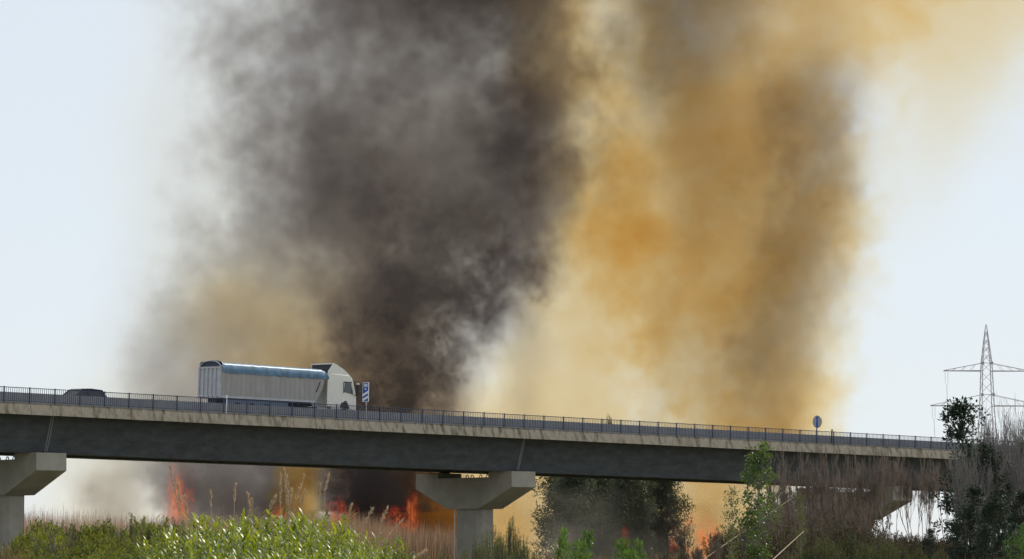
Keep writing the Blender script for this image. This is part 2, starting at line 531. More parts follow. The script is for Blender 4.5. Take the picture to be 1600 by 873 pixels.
def build_truck():
    Wd = 2.5
    ys = -Wd / 2
    t_near = 3.3
    # the cab front corner shows at pixel 557
    s_front = s_for_u(556.5, t_near, 1.2)
    s_rear = s_for_u(345.5, t_near, 1.8)
    L = s_front - s_rear
    print('truck length', L, s_front)
    tr = empty('tractor_unit')
    tr.matrix_world = on_deck(s_front - 2.3, t_near + Wd / 2)
    tag(tr, 'cream white lorry tractor cab with roof deflector pulling the tipper trailer', 'lorry')
    x0, x1 = 0.0, 2.3
    # cab body: side outline (x, z)
    poly = [(x0, .95), (x1 - .02, .8), (x1, 1.5), (x1 - .1, 2.05), (x1 - .42, 2.95), (x1 - .72, 3.12), (x0, 3.2)]
    c = MB().prism(poly, 1, -Wd / 2, Wd / 2)
    cab = c.build('cab', M['cab'], tr, bevel=.06)
    # roof deflector: open at the back
    d = MB()
    for y in (-Wd / 2 + .04, Wd / 2 - .09):
        d.prism([(.05, 3.15), (.05, 3.86), (.3, 3.84), (1.1, 3.5), (1.72, 3.1)], 1, y, y + .05)
    d.hexa([(.05, -Wd / 2 + .05, 3.80), (.3, -Wd / 2 + .05, 3.78), (.3, Wd / 2 - .05, 3.78), (.05, Wd / 2 - .05, 3.80), (.05, -Wd / 2 + .05, 3.87), (.3, -Wd / 2 + .05, 3.85), (.3, Wd / 2 - .05, 3.85), (.05, Wd / 2 - .05, 3.87)])
    d.add([(.3, -Wd / 2 + .05, 3.85), (.3, Wd / 2 - .05, 3.85), (1.1, Wd / 2 - .05, 3.51), (1.1, -Wd / 2 + .05, 3.51), (1.72, Wd / 2 - .05, 3.11), (1.72, -Wd / 2 + .05, 3.11)], [(0, 3, 2, 1), (3, 5, 4, 2)])
    df = d.build('roof_deflector', M['cab'], tr)
    MB().box(.12, .16, -Wd / 2 + .1, Wd / 2 - .1, 3.24, 3.78).build('cavity_shade_sheet', M['dark_steel'], df)  # dark sheet stands in for the shade inside the hollow deflector
    # side fairing behind the cab and rear wall
    MB().hexa([(-.42, ys + .005, 1.0), (0.02, ys - .004, 1.0), (0.02, ys + .05, 1.0), (-.42, ys + .055, 1.0), (-.36, ys + .015, 3.3), (.06, ys - .004, 3.8), (.06, ys + .05, 3.8), (-.36, ys + .065, 3.3)]).build('side_fairing', M['cab'], tr)
    MB().box(-.03, .012, -Wd / 2 + .06, Wd / 2 - .06, .98, 3.16).build('rear_wall', M['cab'], tr)
    # door window, windscreen, mirror, door details
    y = ys - .012
    win = MB().hexa([(1.12, y, 1.98), (1.98, y, 1.86), (1.98, y + .03, 1.86), (1.12, y + .03, 1.98), (1.2, y, 2.62), (1.78, y, 2.6), (1.78, y + .03, 2.6), (1.2, y + .03, 2.62)])
    wo = win.build('door_window', M['glass'], tr)
    MB().box(1.06, 1.12, y - .008, y + .02, 1.93, 2.68).box(1.12, 1.86, y - .008, y + .02, 2.62, 2.69).build('window_frame', M['dark_steel'], wo)
    ws = MB().hexa([(2.31, -1.12, 1.62), (2.31, 1.12, 1.62), (2.25, 1.12, 1.62), (2.25, -1.12, 1.62), (1.93, -1.05, 2.86), (1.93, 1.05, 2.86), (1.86, 1.05, 2.86), (1.86, -1.05, 2.86)])
    ws.build('windscreen', M['glass'], tr)
    mr = MB().box(2.1, 2.28, ys - .34, ys - .2, 1.78, 2.52)
    mr.tube([(2.05, ys, 2.6), (2.19, ys - .27, 2.56)], .022, 6).tube([(2.05, ys, 1.8), (2.19, ys - .27, 1.84)], .022, 6)
    mo = mr.build('wing_mirror', M['dark_steel'], tr, bevel=.03)
    MB().box(2.11, 2.27, ys - .335, ys - .205, 2.52, 2.62).build('mirror_cap', M['cab'], mo)
    mr2 = MB().box(2.1, 2.28, -ys + .2, -ys + .34, 1.78, 2.52).tube([(2.05, -ys, 2.6), (2.19, -ys + .27, 2.56)], .022, 6)
    mr2.build('wing_mirror', M['dark_steel'], tr, bevel=.03)
    MB().box(1.18, 1.42, ys - .03, ys + .01, 1.32, 1.4).build('door_handle', M['dark_steel'], tr)
    MB().box(.92, .95, ys - .004, ys + .01, 1.0, 3.0).box(2.02, 2.045, ys - .004, ys + .01, 1.0, 1.85).box(.1, 2.1, ys - .004, ys + .01, 1.22, 1.24).build('panel_gap', M['cab_grey'], tr)
    MB().box(2.0, 2.36, -Wd / 2 + .02, Wd / 2 - .02, .32, .84).build('bumper', M['cab'], tr, bevel=.05)
    MB().box(2.31, 2.335, -.95, .95, .95, 1.5).build('grille', M['dark_steel'], tr)
    for yy in (-1.0, 1.0):
        MB().box(2.355, 2.375, yy - .18, yy + .18, .5, .72).build('headlight', M['white'], tr)
    MB().prism([(.75, .95), (.9, 1.25), (1.2, 1.36), (1.5, 1.25), (1.66, .88)], 1, ys - .02, ys + .3).build('wheel_arch', M['dark_steel'], tr)
    MB().box(.0, 2.2, -Wd / 2 + .05, Wd / 2 - .05, .6, .94).build('step_panel', M['cab_grey'], tr)
    MB().box(-3.4, 1.6, -.45, .45, .62, .98).build('chassis', M['dark_steel'], tr)
    MB().cyl((-.75, ys + .32, .72), 0, .3, .95, 18).build('fuel_tank', M['steel'], tr, smooth=False)
    MB().prism([(-3.1, 1.0), (-2.9, 1.32), (-1.9, 1.32), (-1.7, 1.0), (-1.76, 1.0), (-1.95, 1.26), (-2.85, 1.26), (-3.04, 1.0)], 1, ys + .02, ys + .6).build('mudguard', M['dark_steel'], tr)
    MB().cyl((-2.4, 0, 1.13), 2, .5, .12, 20).build('fifth_wheel', M['dark_steel'], tr)
    for yy, o_ in ((ys + .17, -1), (-ys - .17, 1)):
        wheel(tr, 1.2, yy, .5, .32, o_)
        wheel(tr, -2.4, yy + (-.12 if o_ > 0 else .12), .5, .58, o_)

    for ch in tr.children:
        if ch.name.split('.')[0] not in ('wheel', 'chassis', 'fuel_tank', 'mudguard', 'fifth_wheel'):
            ch.scale.z = 1.075
    # ---- trailer
    tl = empty('tipper_trailer')
    TL = L - 2.3 - .55
    tl.matrix_world = on_deck(s_rear, t_near + Wd / 2)
    tag(tl, 'grey ribbed aluminium tipper trailer under a blue tarpaulin', 'trailer')
    zb, zt = 1.28, 3.18
    xf = TL
    body = MB().prism([(0, zb), (xf - .95, zb), (xf - .32, zb + .95), (xf, zt + .26), (0, zt + .28)], 1, -Wd / 2, Wd / 2)
    bd = body.build('body', M['alu'], tl)
    # side planks as shallow vertical ribs
    rm = MB().box(0, .05, -.012, .012, zb + .05, zt - .02).mesh('side_rib', M['alu'])
    x = .42
    while x < xf - 1.0:
        for yy in (ys, -ys):
            o = link('side_rib', rm, tl); o.location = (x, yy, 0)
        x += .44
    MB().box(0, xf - .98, ys - .03, ys + .02, zb - .02, zb + .13).box(0, xf - .98, -ys - .02, -ys + .03, zb - .02, zb + .13).build('bottom_rail', M['tail'], tl)
    # tailgate, hanging at the rear with upright ribs
    tg = MB().box(-.06, -.004, -Wd / 2 + .002, Wd / 2 - .002, zb - .02, zt + .24).build('tailgate', M['tail'], tl)
    for k in range(6):
        yy = -Wd / 2 + .1 + k * (Wd - .2) / 5
        MB().box(-.13, -.055, yy - .075, yy + .075, zb + .18, zt + .14).build('tailgate_rib', M['tail'], tg)
    MB().box(-.13, -.055, -Wd / 2, Wd / 2, zt + .14, zt + .24).build('tailgate_top_rail', M['tail'], tg)
    MB().box(-.14, -.055, -Wd / 2, Wd / 2, zb - .02, zb + .18).build('tailgate_bottom_rail', M['tail'], tg)
    for k in range(5):
        yy = -Wd / 2 + .25 + k * (Wd - .5) / 4
        MB().box(-.155, -.138, yy - .05, yy + .05, zb + .04, zb + .12).build('tail_lamp', M['red'] if k in (0, 4) else M['dark_steel'], tg)
    # rear hoop with the dark end of the cover
    def arc(k, h, n=12):
        return [(ys * k + Wd * k * i / n, zt + .24 + h * (1 - abs(2 * i / n - 1) ** 3.2)) for i in range(n + 1)]
    hoop = MB()
    hoop.tube([(-.02, a, b_) for a, b_ in arc(1.0, .42)], .045, 6)
    hoop.build('rear_hoop', M['tail'], tl)
    MB().add([(0.03, a, b_) for a, b_ in arc(.985, .37)] + [(0.03, ys * .985, zt + .1), (0.03, -ys * .985, zt + .1)], [tuple(range(13)) + (14, 13)]).build('cover_end', M['navy'], tl)
    # tarpaulin: ridged top with short sagging sides
    nx, T = 34, []
    rr = random.Random(5)
    prof_ = [(-1.03, -.42), (-1.035, -.2), (-1.02, .12), (-.88, .26), (-.5, .33), (0, .36), (.5, .33), (.88, .26), (1.02, .12), (1.035, -.2), (1.03, -.42)]
    tm = MB()
    for i in range(nx + 1):
        f = i / nx
        xx = .02 + f * (xf + .12)
        zl = zt + .25 - f * .06
        lift = .10 if i == 0 else 0
        fr = max(0, f - .95) / .05
        for j, (a, b_) in enumerate(prof_):
            hang = b_ - .1 * fr * (b_ > 0) + (rr.uniform(-.03, .03) if b_ < -.3 else rr.uniform(-.014, .014))
            tm.v.append((xx + (.10 * fr if b_ < 0 else -.12 * fr), a * Wd / 2 * (1 + .012 * math.sin(f * 60 + j)) + rr.uniform(-.006, .006), zl + hang + lift))
    k = len(prof_)
    for i in range(nx):
        for j in range(k - 1):
            tm.f.append((i * k + j, (i + 1) * k + j, (i + 1) * k + j + 1, i * k + j + 1))
    tm.f.append(tuple(nx * k + j for j in range(k)))
    tp = tm.build('tarpaulin', M['tarp'], tl, smooth=True)
    # running gear
    MB().box(.2, xf - 1.0, -.5, .5, .92, zb - .01).build('chassis', M['dark_steel'], tl)
    MB().box(.6, xf - 3.4, ys + .04, ys + .08, .78, 1.16).build('side_guard', mat_basic('blue_grey_guard', (.11, .14, .2), .6), tl)
    MB().box(xf - 2.7, xf - 2.55, -.8, -.65, .25, zb).box(xf - 2.7, xf - 2.55, .65, .8, .25, zb).build('landing_leg', M['dark_steel'], tl)
    MB().box(-.05, .1, -Wd / 2 + .1, Wd / 2 - .1, .5, .72).build('rear_bumper', M['dark_steel'], tl)
    MB().tube([(xf - .9, ys - .03, zb + .75), (xf - .55, ys - .03, zb + 1.5)], .03, 6).build('tarp_crank', M['dark_steel'], tl)
    MB().box(xf - .12, xf - .04, ys - .02, ys + .02, zt - .4, zt - .3).build('marker_lamp', M['red'], tl)
    for x in (1.5, 2.8, 4.1):
        for yy, o_ in ((ys + .2, -1), (-ys - .2, 1)):
            wheel(tl, x, yy, .5, .38, o_)
build_truck()

def build_car():
    t_near = 7.9
    sa = s_for_u(171, t_near, 1.2)
    c = empty('car')
    c.matrix_world = on_deck(sa - 2.2, t_near + .9, flip=True)
    tag(c, 'dark blue estate car mostly hidden by the bridge railing', 'car')
    # drives away to the left: local +x is forward
    h = 1.62
    body = [(-2.2, .35), (-2.25, .8), (-2.18, 1.02), (1.0, 1.02), (2.0, .92), (2.2, .7), (2.22, .35)]
    MB().prism(body, 1, -.9, .9).build('body', M['car'], c, bevel=.08)
    cb = MB()
    lo_ = [(-2.12, -.86, 1.0), (.72, -.86, 1.0), (.72, .86, 1.0), (-2.12, .86, 1.0)]
    hi_ = [(-1.75, -.68, h - .07), (-.02, -.68, h - .05), (-.02, .68, h - .05), (-1.75, .68, h - .07)]
    cb.hexa(lo_ + hi_)
    cb.build('cabin', M['car_glass'], c, bevel=.05)
    rf = MB().prism([(-1.84, h - .1), (-1.7, h - .03), (-.8, h + .03), (-.05, h - .01), (.1, h - .1)], 1, -.71, .71).build('roof', M['car'], c, bevel=.03)
    for sy in (-1, 1):
        for xa, xb in ((.7, .02), (-.55, -.55), (-2.05, -1.72)):
            MB().tube([(xa, sy * .862, 1.0), (xb, sy * .69, h - .07)], .045, 6).build('roof_pillar', M['car'], c)
        MB().box(.72, .9, sy * .9 - (.16 if sy < 0 else 0), sy * .9 + (.16 if sy > 0 else 0), 1.0, 1.16).build('wing_mirror', M['car'], c, bevel=.03)
        MB().box(2.1, 2.2, sy * .65 - .2, sy * .65 + .2, .68, .84).build('headlight', M['white'], c)
        MB().box(-2.27, -2.2, sy * .72 - .12, sy * .72 + .12, .78, 1.0).build('tail_lamp', M['red'], c)
        for x in (1.35, -1.4):
            wheel(c, x, sy * .8, .33, .22, sy)
build_car()

# ------------------------------------------------------------------ signs and markers on the deck
def text_mesh(body, size, mat):
    cu = bpy.data.curves.new('lettering', 'FONT')
    cu.body = body; cu.size = size; cu.align_x = 'CENTER'; cu.align_y = 'CENTER'; cu.extrude = .004; cu.offset = .006
    o = bpy.data.objects.new('lettering', cu)
    COL.objects.link(o)
    dg = bpy.context.evaluated_depsgraph_get(); dg.update()
    me = bpy.data.meshes.new_from_object(o.evaluated_get(dg))
    bpy.data.objects.remove(o)
    me.materials.clear(); me.materials.append(mat)
    return me

def build_signs():
    # countdown sign faces the traffic coming from the left (-s)
    s = s_for_u(571.5, .8, 2.3)
    r = empty('exit_sign'); r.matrix_world = BM @ Matrix.Translation((s, .8, -.03))
    tag(r, 'blue and white exit countdown sign with two diagonal stripes in front of the lorry', 'sign')
    w, z0, z1 = .66, 1.42, 2.78
    MB().box(.03, .11, -.04, .04, 0, z1 - .1).build('post', M['steel'], r)
    MB().box(-.02, .028, -w / 2, w / 2, z0, z1).build('panel', M['sign_white'], r, bevel=.006)
    fx = -.024
    MB().box(fx, -.018, -w / 2 + .04, w / 2 - .04, z0 + .04, z1 - .04).build('blue_face', M['sign_blue'], r)
    # seen from -s the reader's right is -y
    for zc in (z0 + .22, z0 + .56):
        st = MB()
        hw = w / 2 - .04
        x = fx - .005
        a, b_ = zc - .12, zc + .12
        st.hexa([(x, hw, a - .08), (x, -hw, b_ - .08), (x + .006, -hw, b_ - .08), (x + .006, hw, a - .08), (x, hw, a + .1), (x, -hw, b_ + .1), (x + .006, -hw, b_ + .1), (x + .006, hw, a + .1)])
        st.build('stripe', M['sign_white'], r)
    for txt, zc, sz in (('200', z1 - .22, .3), ('m', z1 - .45, .24)):
        o = link('lettering', text_mesh(txt, sz, M['sign_white']), r)
        o.matrix_local = Matrix.Translation((fx - .005, 0, zc)) @ Matrix(((0, 0, -1, 0), (-1, 0, 0, 0), (0, 1, 0, 0), (0, 0, 0, 1)))
    # round sign seen from its grey back
    s = s_for_u(1277, .8, 1.9)
    r = empty('round_sign'); r.matrix_world = BM @ Matrix.Translation((s, .8, -.03))
    tag(r, 'round grey backed road sign on a post standing above the railing', 'sign')
    MB().cyl((0, 0, 1.83), 0, .47, .03, 28).build('disc', M['sign_back'], r)
    rim = MB().tube([(-.0, .47 * math.cos(a), 1.83 + .47 * math.sin(a)) for a in np.linspace(0, 2 * math.pi, 29)], .022, 6)
    rim.build('rim', M['rail'], r)
    MB().box(-.09, -.02, -.035, .035, 0, 2.26).build('post', M['sign_blue'], r)
    for z in (1.6, 2.05):
        MB().box(-.03, -.014, -.3, .3, z - .03, z + .03).build('bracket', M['sign_back'], r)
    # marker posts
    for u, v, h, mk, lb in ((354, 614, 1.25, 'white', 'slim white marker post standing on the bridge behind the tailgate of the lorry'), (1300, 669, 1.2, 'dark_steel', 'small dark marker post on the bridge beyond the round sign')):
        s = s_for_u(u, .75, 1.0)
        r = empty('marker_post'); r.matrix_world = BM @ Matrix.Translation((s, .75, -.03))
        tag(r, lb, 'marker post')
        MB().box(-.035, .035, -.05, .05, 0, h).build('post', M[mk], r, bevel=.01)
        MB().cyl((0, 0, h + .04), 2, .06, .1, 10).build('cap', M[mk], r)
build_signs()

# ------------------------------------------------------------------ pylon
def build_pylon():
    Dp = 560.0
    px = Dp / F
    base = at(1545, 885, Dp); gz = ground_z(Dp)
    p = empty('electricity_pylon', (base.x, base.y, gz), R(4))
    tag(p, 'lattice steel electricity pylon with two wide crossarms beyond the bridge', 'pylon')
    def z_of(v): return at(1545, v, Dp).z - gz
    lv = [(0, 2.6), (z_of(760), 1.75), (z_of(640), 1.02), (z_of(620), .95), (z_of(578), .8), (z_of(566), .74), (z_of(530), .36), (z_of(506), .06)]
    def half(z):
        return float(np.interp(z, [q[0] for q in lv], [q[1] for q in lv]))
    legs = MB()
    for sx in (-1, 1):
        for sy in (-1, 1):
            legs.tube([(sx * h, sy * h, z) for z, h in lv], [.085] * 6 + [.06, .04], 4)
    legs.build('legs', M['pylon'], p)
    br = MB()
    z = 0.0
    k = 0
    while z < lv[-1][0] - 1.2:
        h = half(z); st = max(1.2, 1.9 * h); z2 = min(z + st, lv[-1][0] - .3); h2 = half(z2)
        for a in range(4):
            c = [(-1, -1), (1, -1), (1, 1), (-1, 1)]
            p0, p1 = c[a], c[(a + 1) % 4]
            br.tube([(p0[0] * h, p0[1] * h, z), (p1[0] * h2, p1[1] * h2, z2)], .035, 4)
            if z > z_of(568):
                br.tube([(p1[0] * h, p1[1] * h, z), (p0[0] * h2, p0[1] * h2, z2)], .03, 4)
        z = z2; k += 1
    br.build('lattice_bracing', M['pylon'], p)
    for v0, v1, Lh in ((578.5, 566.5, 68 * px), (633, 616, 89 * px)):
        z0, z1 = z_of(v0), z_of(v1)
        h = half(z0)
        a = MB()
        for sx in (-1, 1):
            for sy in (-1, 1):
                a.tube([(sx * h, sy * h, z0), (sx * Lh, sy * .15, z0)], .08, 4)
                a.tube([(sx * half(z1), sy * half(z1), z1), (sx * Lh, sy * .15, z0 + .05)], .045, 4)
                for f in (.3, .55, .8):
                    xa = h + (Lh - h) * f
                    za = z1 + (z0 - z1) * f
                    a.tube([(sx * xa, sy * (h * (1 - f) + .1), z0), (sx * (xa - .8), sy * (h * (1 - f) + .15), za + .15)], .025, 4)
        a.tube([(-half(z1), -half(z1), z1), (half(z1), -half(z1), z1)], .06, 4)
        arm = a.build('crossarm', M['pylon'], p)
        for sx in (-1, 1):
            for dx in (0, .45):
                ins = MB()
                x = sx * (Lh - .25 - dx)
                ins.tube([(x, 0, z0), (x, 0, z0 - 2.1)], .022, 5)
                for q in range(12):
                    ins.cyl((x, 0, z0 - .3 - q * .13), 2, .05, .03, 6)
                ins.build('insulator', M['glass_ins'], arm)
            cond = MB()
            x = sx * (Lh - .5)
            pts = [(x + 20 * f * 3, 300 * f, z0 - 2.1 - 12 * f * (1 - f) * 4 * .6) for f in np.linspace(0, 1, 14)]
            cond.tube(pts, .03, 4)
            cond.build('conductor', M['pylon'], arm)
    j = MB()
    for v in (566.5, 616):
        z = z_of(v); h = half(z)
        for sx in (-1, 1):
            j.box(sx * h - .22, sx * h + .22, -h - .06, -h + .06, z - .22, z + .22)
    j.build('gusset_plates', M['pylon'], p)
build_pylon()
# ------------------------------------------------------------------ vegetation builders
def unit(a):
    return a / np.maximum(1e-9, np.linalg.norm(a, axis=-1, keepdims=True))

def leaf_mesh(name, P, Dr, ln, wd, mat, g, fold=.12):
    """four-cornered leaves with a crease: base, two shoulders, tip"""
    N = len(P)
    Dr = unit(Dr)
    S = unit(np.cross(Dr, unit(g.standard_normal((N, 3)))))
    U = np.cross(Dr, S)
    ln = ln[:, None]; wd = wd[:, None]
    V = np.stack([P, P + Dr * ln * .45 + S * wd * .5 + U * wd * fold, P + Dr * ln, P + Dr * ln * .45 - S * wd * .5 + U * wd * fold], 1)
    return np_mesh(name, V, [(0, 1, 2), (0, 2, 3)], 4, mat, g.random(N))

def blade_mesh(name, P, Dr, ln, wd, droop, mat, g, K=5, tint=None):
    """long arching grass blades"""
    N = len(P)
    Dr = unit(Dr)
    S = unit(np.cross(Dr, np.array([0, 0, 1.0])) + 1e-4)
    pts = []
    p = P.copy(); d = Dr.copy()
    prof_ = [.55, .95, 1.0, .85, .55, .06] if K == 5 else list(np.linspace(1, .1, K + 1))
    for k in range(K + 1):
        w = wd[:, None] * prof_[k] * .5
        pts.append(p - S * w); pts.append(p + S * w)
        p = p + d * (ln[:, None] / K)
        d = unit(d + np.array([0, 0, -1.0]) * droop[:, None] * (.35 + k / K))
    V = np.stack(pts, 1)
    fs = [(2 * k, 2 * k + 1, 2 * k + 3, 2 * k + 2) for k in range(K)]
    return np_mesh(name, V, fs, 2 * (K + 1), mat, g.random(N) if tint is None else tint, smooth=True)

def seg_mesh(name, segs, mat, g, n=3):
    """segs: list of (p0, p1, r0, r1)"""
    A = np.array([s[0] for s in segs]); B = np.array([s[1] for s in segs])
    r0 = np.array([s[2] for s in segs])[:, None]; r1 = np.array([s[3] for s in segs])[:, None]
    d = unit(B - A)
    a = unit(np.cross(d, np.where(np.abs(d[:, 2:3]) > .9, np.array([[1.0, 0, 0]]), np.array([[0, 0, 1.0]]))))
    b = np.cross(d, a)
    ring0 = [A + (a * math.cos(2 * math.pi * j / n) + b * math.sin(2 * math.pi * j / n)) * r0 for j in range(n)]
    ring1 = [B + (a * math.cos(2 * math.pi * j / n) + b * math.sin(2 * math.pi * j / n)) * r1 for j in range(n)]
    V = np.stack(ring0 + ring1, 1)
    return np_mesh(name, V, [(j, (j + 1) % n, n + (j + 1) % n, n + j) for j in range(n)], 2 * n, mat, g.random(len(A)), smooth=True)

def grow(g, segs, p, d, length, r, depth, up=.25, spread=.6, kids=(2, 4), wig=.18, nseg=3, tips=None, shrink=.62, rmin=.004, bare_from=0.25):
    """one branch of nseg pieces, then side branches along it"""
    p = np.array(p, float); d = np.array(d, float)
    pts = [(p.copy(), d.copy(), r)]
    for k in range(nseg):
        d = unit(d + g.standard_normal(3) * wig + np.array([0, 0, up * .35]))
        q = p + d * length / nseg
        r2 = max(rmin, r * (1 - .55 / nseg * (1.0 if depth else 1.6)))
        segs.append((p.copy(), q.copy(), r, r2))
        p, r = q, r2
        pts.append((p.copy(), d.copy(), r))
    if tips is not None and depth <= 1:
        for q in pts[1:]: tips.append((q[0], q[1]))
    if depth <= 0: return
    for _ in range(g.integers(kids[0], kids[1] + 1)):
        f = g.uniform(bare_from, 1.0) * nseg
        i = min(nseg - 1, int(f)); fr = f - i
        bp = pts[i][0] * (1 - fr) + pts[i + 1][0] * fr
        bd = unit(pts[i][1] + g.standard_normal(3) * spread + np.array([0, 0, up]))
        grow(g, segs, bp, bd, length * shrink * g.uniform(.7, 1.15), max(rmin, pts[i][2] * .6), depth - 1, up, spread, kids, wig, nseg, tips, shrink, rmin, bare_from)

PROTO = []
def proto(name, h, parts):
    """parts: list of (part name, mesh, kind). Prototype things are templates; the first placing uses the template itself."""
    e = empty(name)
    for pn, me, kd in parts:
        o = link(pn, me, e)
        if kd: tag(o, kind=kd)
    e['_h'] = h
    PROTO.append(e)
    return e
USED = set()
def place(pr, u, vtop, D, label, cat, group=None, rz=None, wide=1.0, sink=0.0):
    p = at(u, vtop, D)
    gz = ground_z(D)
    h = p.z - gz
    k = h / pr['_h']
    if pr.name in USED: o = copy_tree(pr)
    else:
        o = pr; USED.add(pr.name)
    o.location = (p.x, D, gz - .03 - sink)
    o.rotation_euler = (0, 0, random.uniform(0, 6.28) if rz is None else rz)
    o.scale = (k * wide, k * wide, k)
    tag(o, label, cat, group)
    return o

def reed_proto(seed, H=3.0, canes=20, rad=.75):
    g = np.random.default_rng(seed)
    segs = []; P = []; Dr = []; ln = []; wd = []; dp = []; tint = []
    for c in range(canes):
        a = g.uniform(0, 6.28); rr = rad * math.sqrt(g.uniform())
        b = np.array([rr * math.cos(a), rr * math.sin(a), 0])
        lean = np.array([math.cos(a), math.sin(a), 0]) * g.uniform(.02, .16) + g.standard_normal(3) * .03
        h = H * g.uniform(.72, .97)
        d = unit(np.array([lean[0], lean[1], 1.0]))
        p = b
        for k in range(4):
            q = p + d * h / 4
            segs.append((p, q, .013 - .002 * k, .011 - .002 * k)); p = q
            d = unit(d + g.standard_normal(3) * .03)
        az = g.uniform(0, 6.28)
        ct = g.random()
        nl = int(g.integers(26, 36))
        for k in range(nl):
            f = .22 + .78 * k / (nl - 1)
            base = b + (p - b) * f
            az += math.pi + g.normal(0, .45)
            tilt = np.interp(f, [.2, .85, 1.0], [.55, .7, 1.4]) * g.uniform(.8, 1.25)
            Dr.append([math.cos(az), math.sin(az), tilt]); P.append(base)
            ln.append(g.uniform(.26, .46)); wd.append(g.uniform(.045, .075))
            dp.append(g.uniform(.35, 1.1) if f < .92 else g.uniform(.2, .6)); tint.append(np.clip(.3 * ct + .35 * f + g.normal(0, .28), 0, 1))
    A = lambda x: np.array(x, float)
    return proto('giant_reed', H, [('canes', seg_mesh('canes', segs, M['reed_cane'], g, 4), 'stuff'),
                                  ('leaves', blade_mesh('leaves', A(P), A(Dr), A(ln), A(wd), A(dp), M['reed_leaf'], g, tint=A(tint)), 'stuff')])

def shoot_proto(name, seed, H, W, shoots, leaves, ll, lw, lmat, bmat, pointed=.5, up=1.6):
    """bush of upright leafy shoots, feathery outline"""
    g = np.random.default_rng(seed)
    segs = []; P = []; Dr = []
    for c in range(shoots):
        a = g.uniform(0, 6.28); rr = W * g.uniform(0, 1) ** .7
        tipz = H * (1 - pointed * (rr / W) ** 1.4) * g.uniform(.72, 1.0)
        b = np.array([rr * .45 * math.cos(a), rr * .45 * math.sin(a), 0]); t = np.array([rr * math.cos(a), rr * math.sin(a), tipz])
        m_ = (b + t) / 2 + g.standard_normal(3) * .06 * H
        q = [b * (1 - f) ** 2 + 2 * m_ * f * (1 - f) + t * f * f for f in np.linspace(0, 1, 5)]
        for i in range(4): segs.append((q[i], q[i + 1], .012 * H * (1 - i / 5), .012 * H * (1 - (i + 1) / 5)))
        n = int(leaves * g.uniform(.6, 1.3))
        for _ in range(n):
            f = g.uniform(.18, 1.0) ** .8
            c_ = b * (1 - f) ** 2 + 2 * m_ * f * (1 - f) + t * f * f
            sp = (.075 * (1.12 - f)) * H
            P.append(c_ + g.standard_normal(3) * sp * np.array([1, 1, .8]))
            v = g.standard_normal(3) * .7; v[2] = abs(v[2]) * .4 + up * g.uniform(.3, 1)
            Dr.append(v)
    P = np.array(P); N = len(P)
    return proto(name, H, [('stems', seg_mesh('stems', segs, bmat, g), 'stuff'),
                           ('leaves', leaf_mesh('leaves', P, np.array(Dr), ll * g.uniform(.6, 1.4, N), lw * g.uniform(.7, 1.3, N), lmat, g), 'stuff')])

def bare_proto(name, seed, H, stems, mat, leafmat=None, kids=(4, 6), depth=3, spread=.42, up=.55, W=.7, r=.03, lean=.28, bf=.2):
    g = np.random.default_rng(seed)
    segs = []; tips = []
    for c in range(stems):
        a = g.uniform(0, 6.28)
        d = unit(np.array([math.cos(a) * lean * g.uniform(.2, 1), math.sin(a) * lean * g.uniform(.2, 1), 1.0]))
        grow(g, segs, (W * g.uniform(-1, 1) * .4, W * g.uniform(-1, 1) * .4, 0), d, H * g.uniform(.5, .68), r * g.uniform(.7, 1.2), depth, up, spread, kids, .12, 4, tips, .52, .0065, bf)
    Z = max(s[1][2] for s in segs)
    k = H / Z
    segs = [(s[0] * k, s[1] * k, s[2], s[3]) for s in segs]
    parts = [('branches', seg_mesh('branches', segs, mat, g), 'stuff')]
    if leafmat is not None:
        T = np.array([t[0] for t in tips]) * k; Dd = np.array([t[1] for t in tips])
        sel = g.random(len(T)) < .5
        T = T[sel]; Dd = Dd[sel]
        N = len(T)
        parts.append(('leaves', leaf_mesh('leaves', T + g.standard_normal((N, 3)) * .05, Dd + g.standard_normal((N, 3)) * .6, g.uniform(.08, .16, N), g.uniform(.04, .08, N), leafmat, g), 'stuff'))
    return proto(name, H, parts)

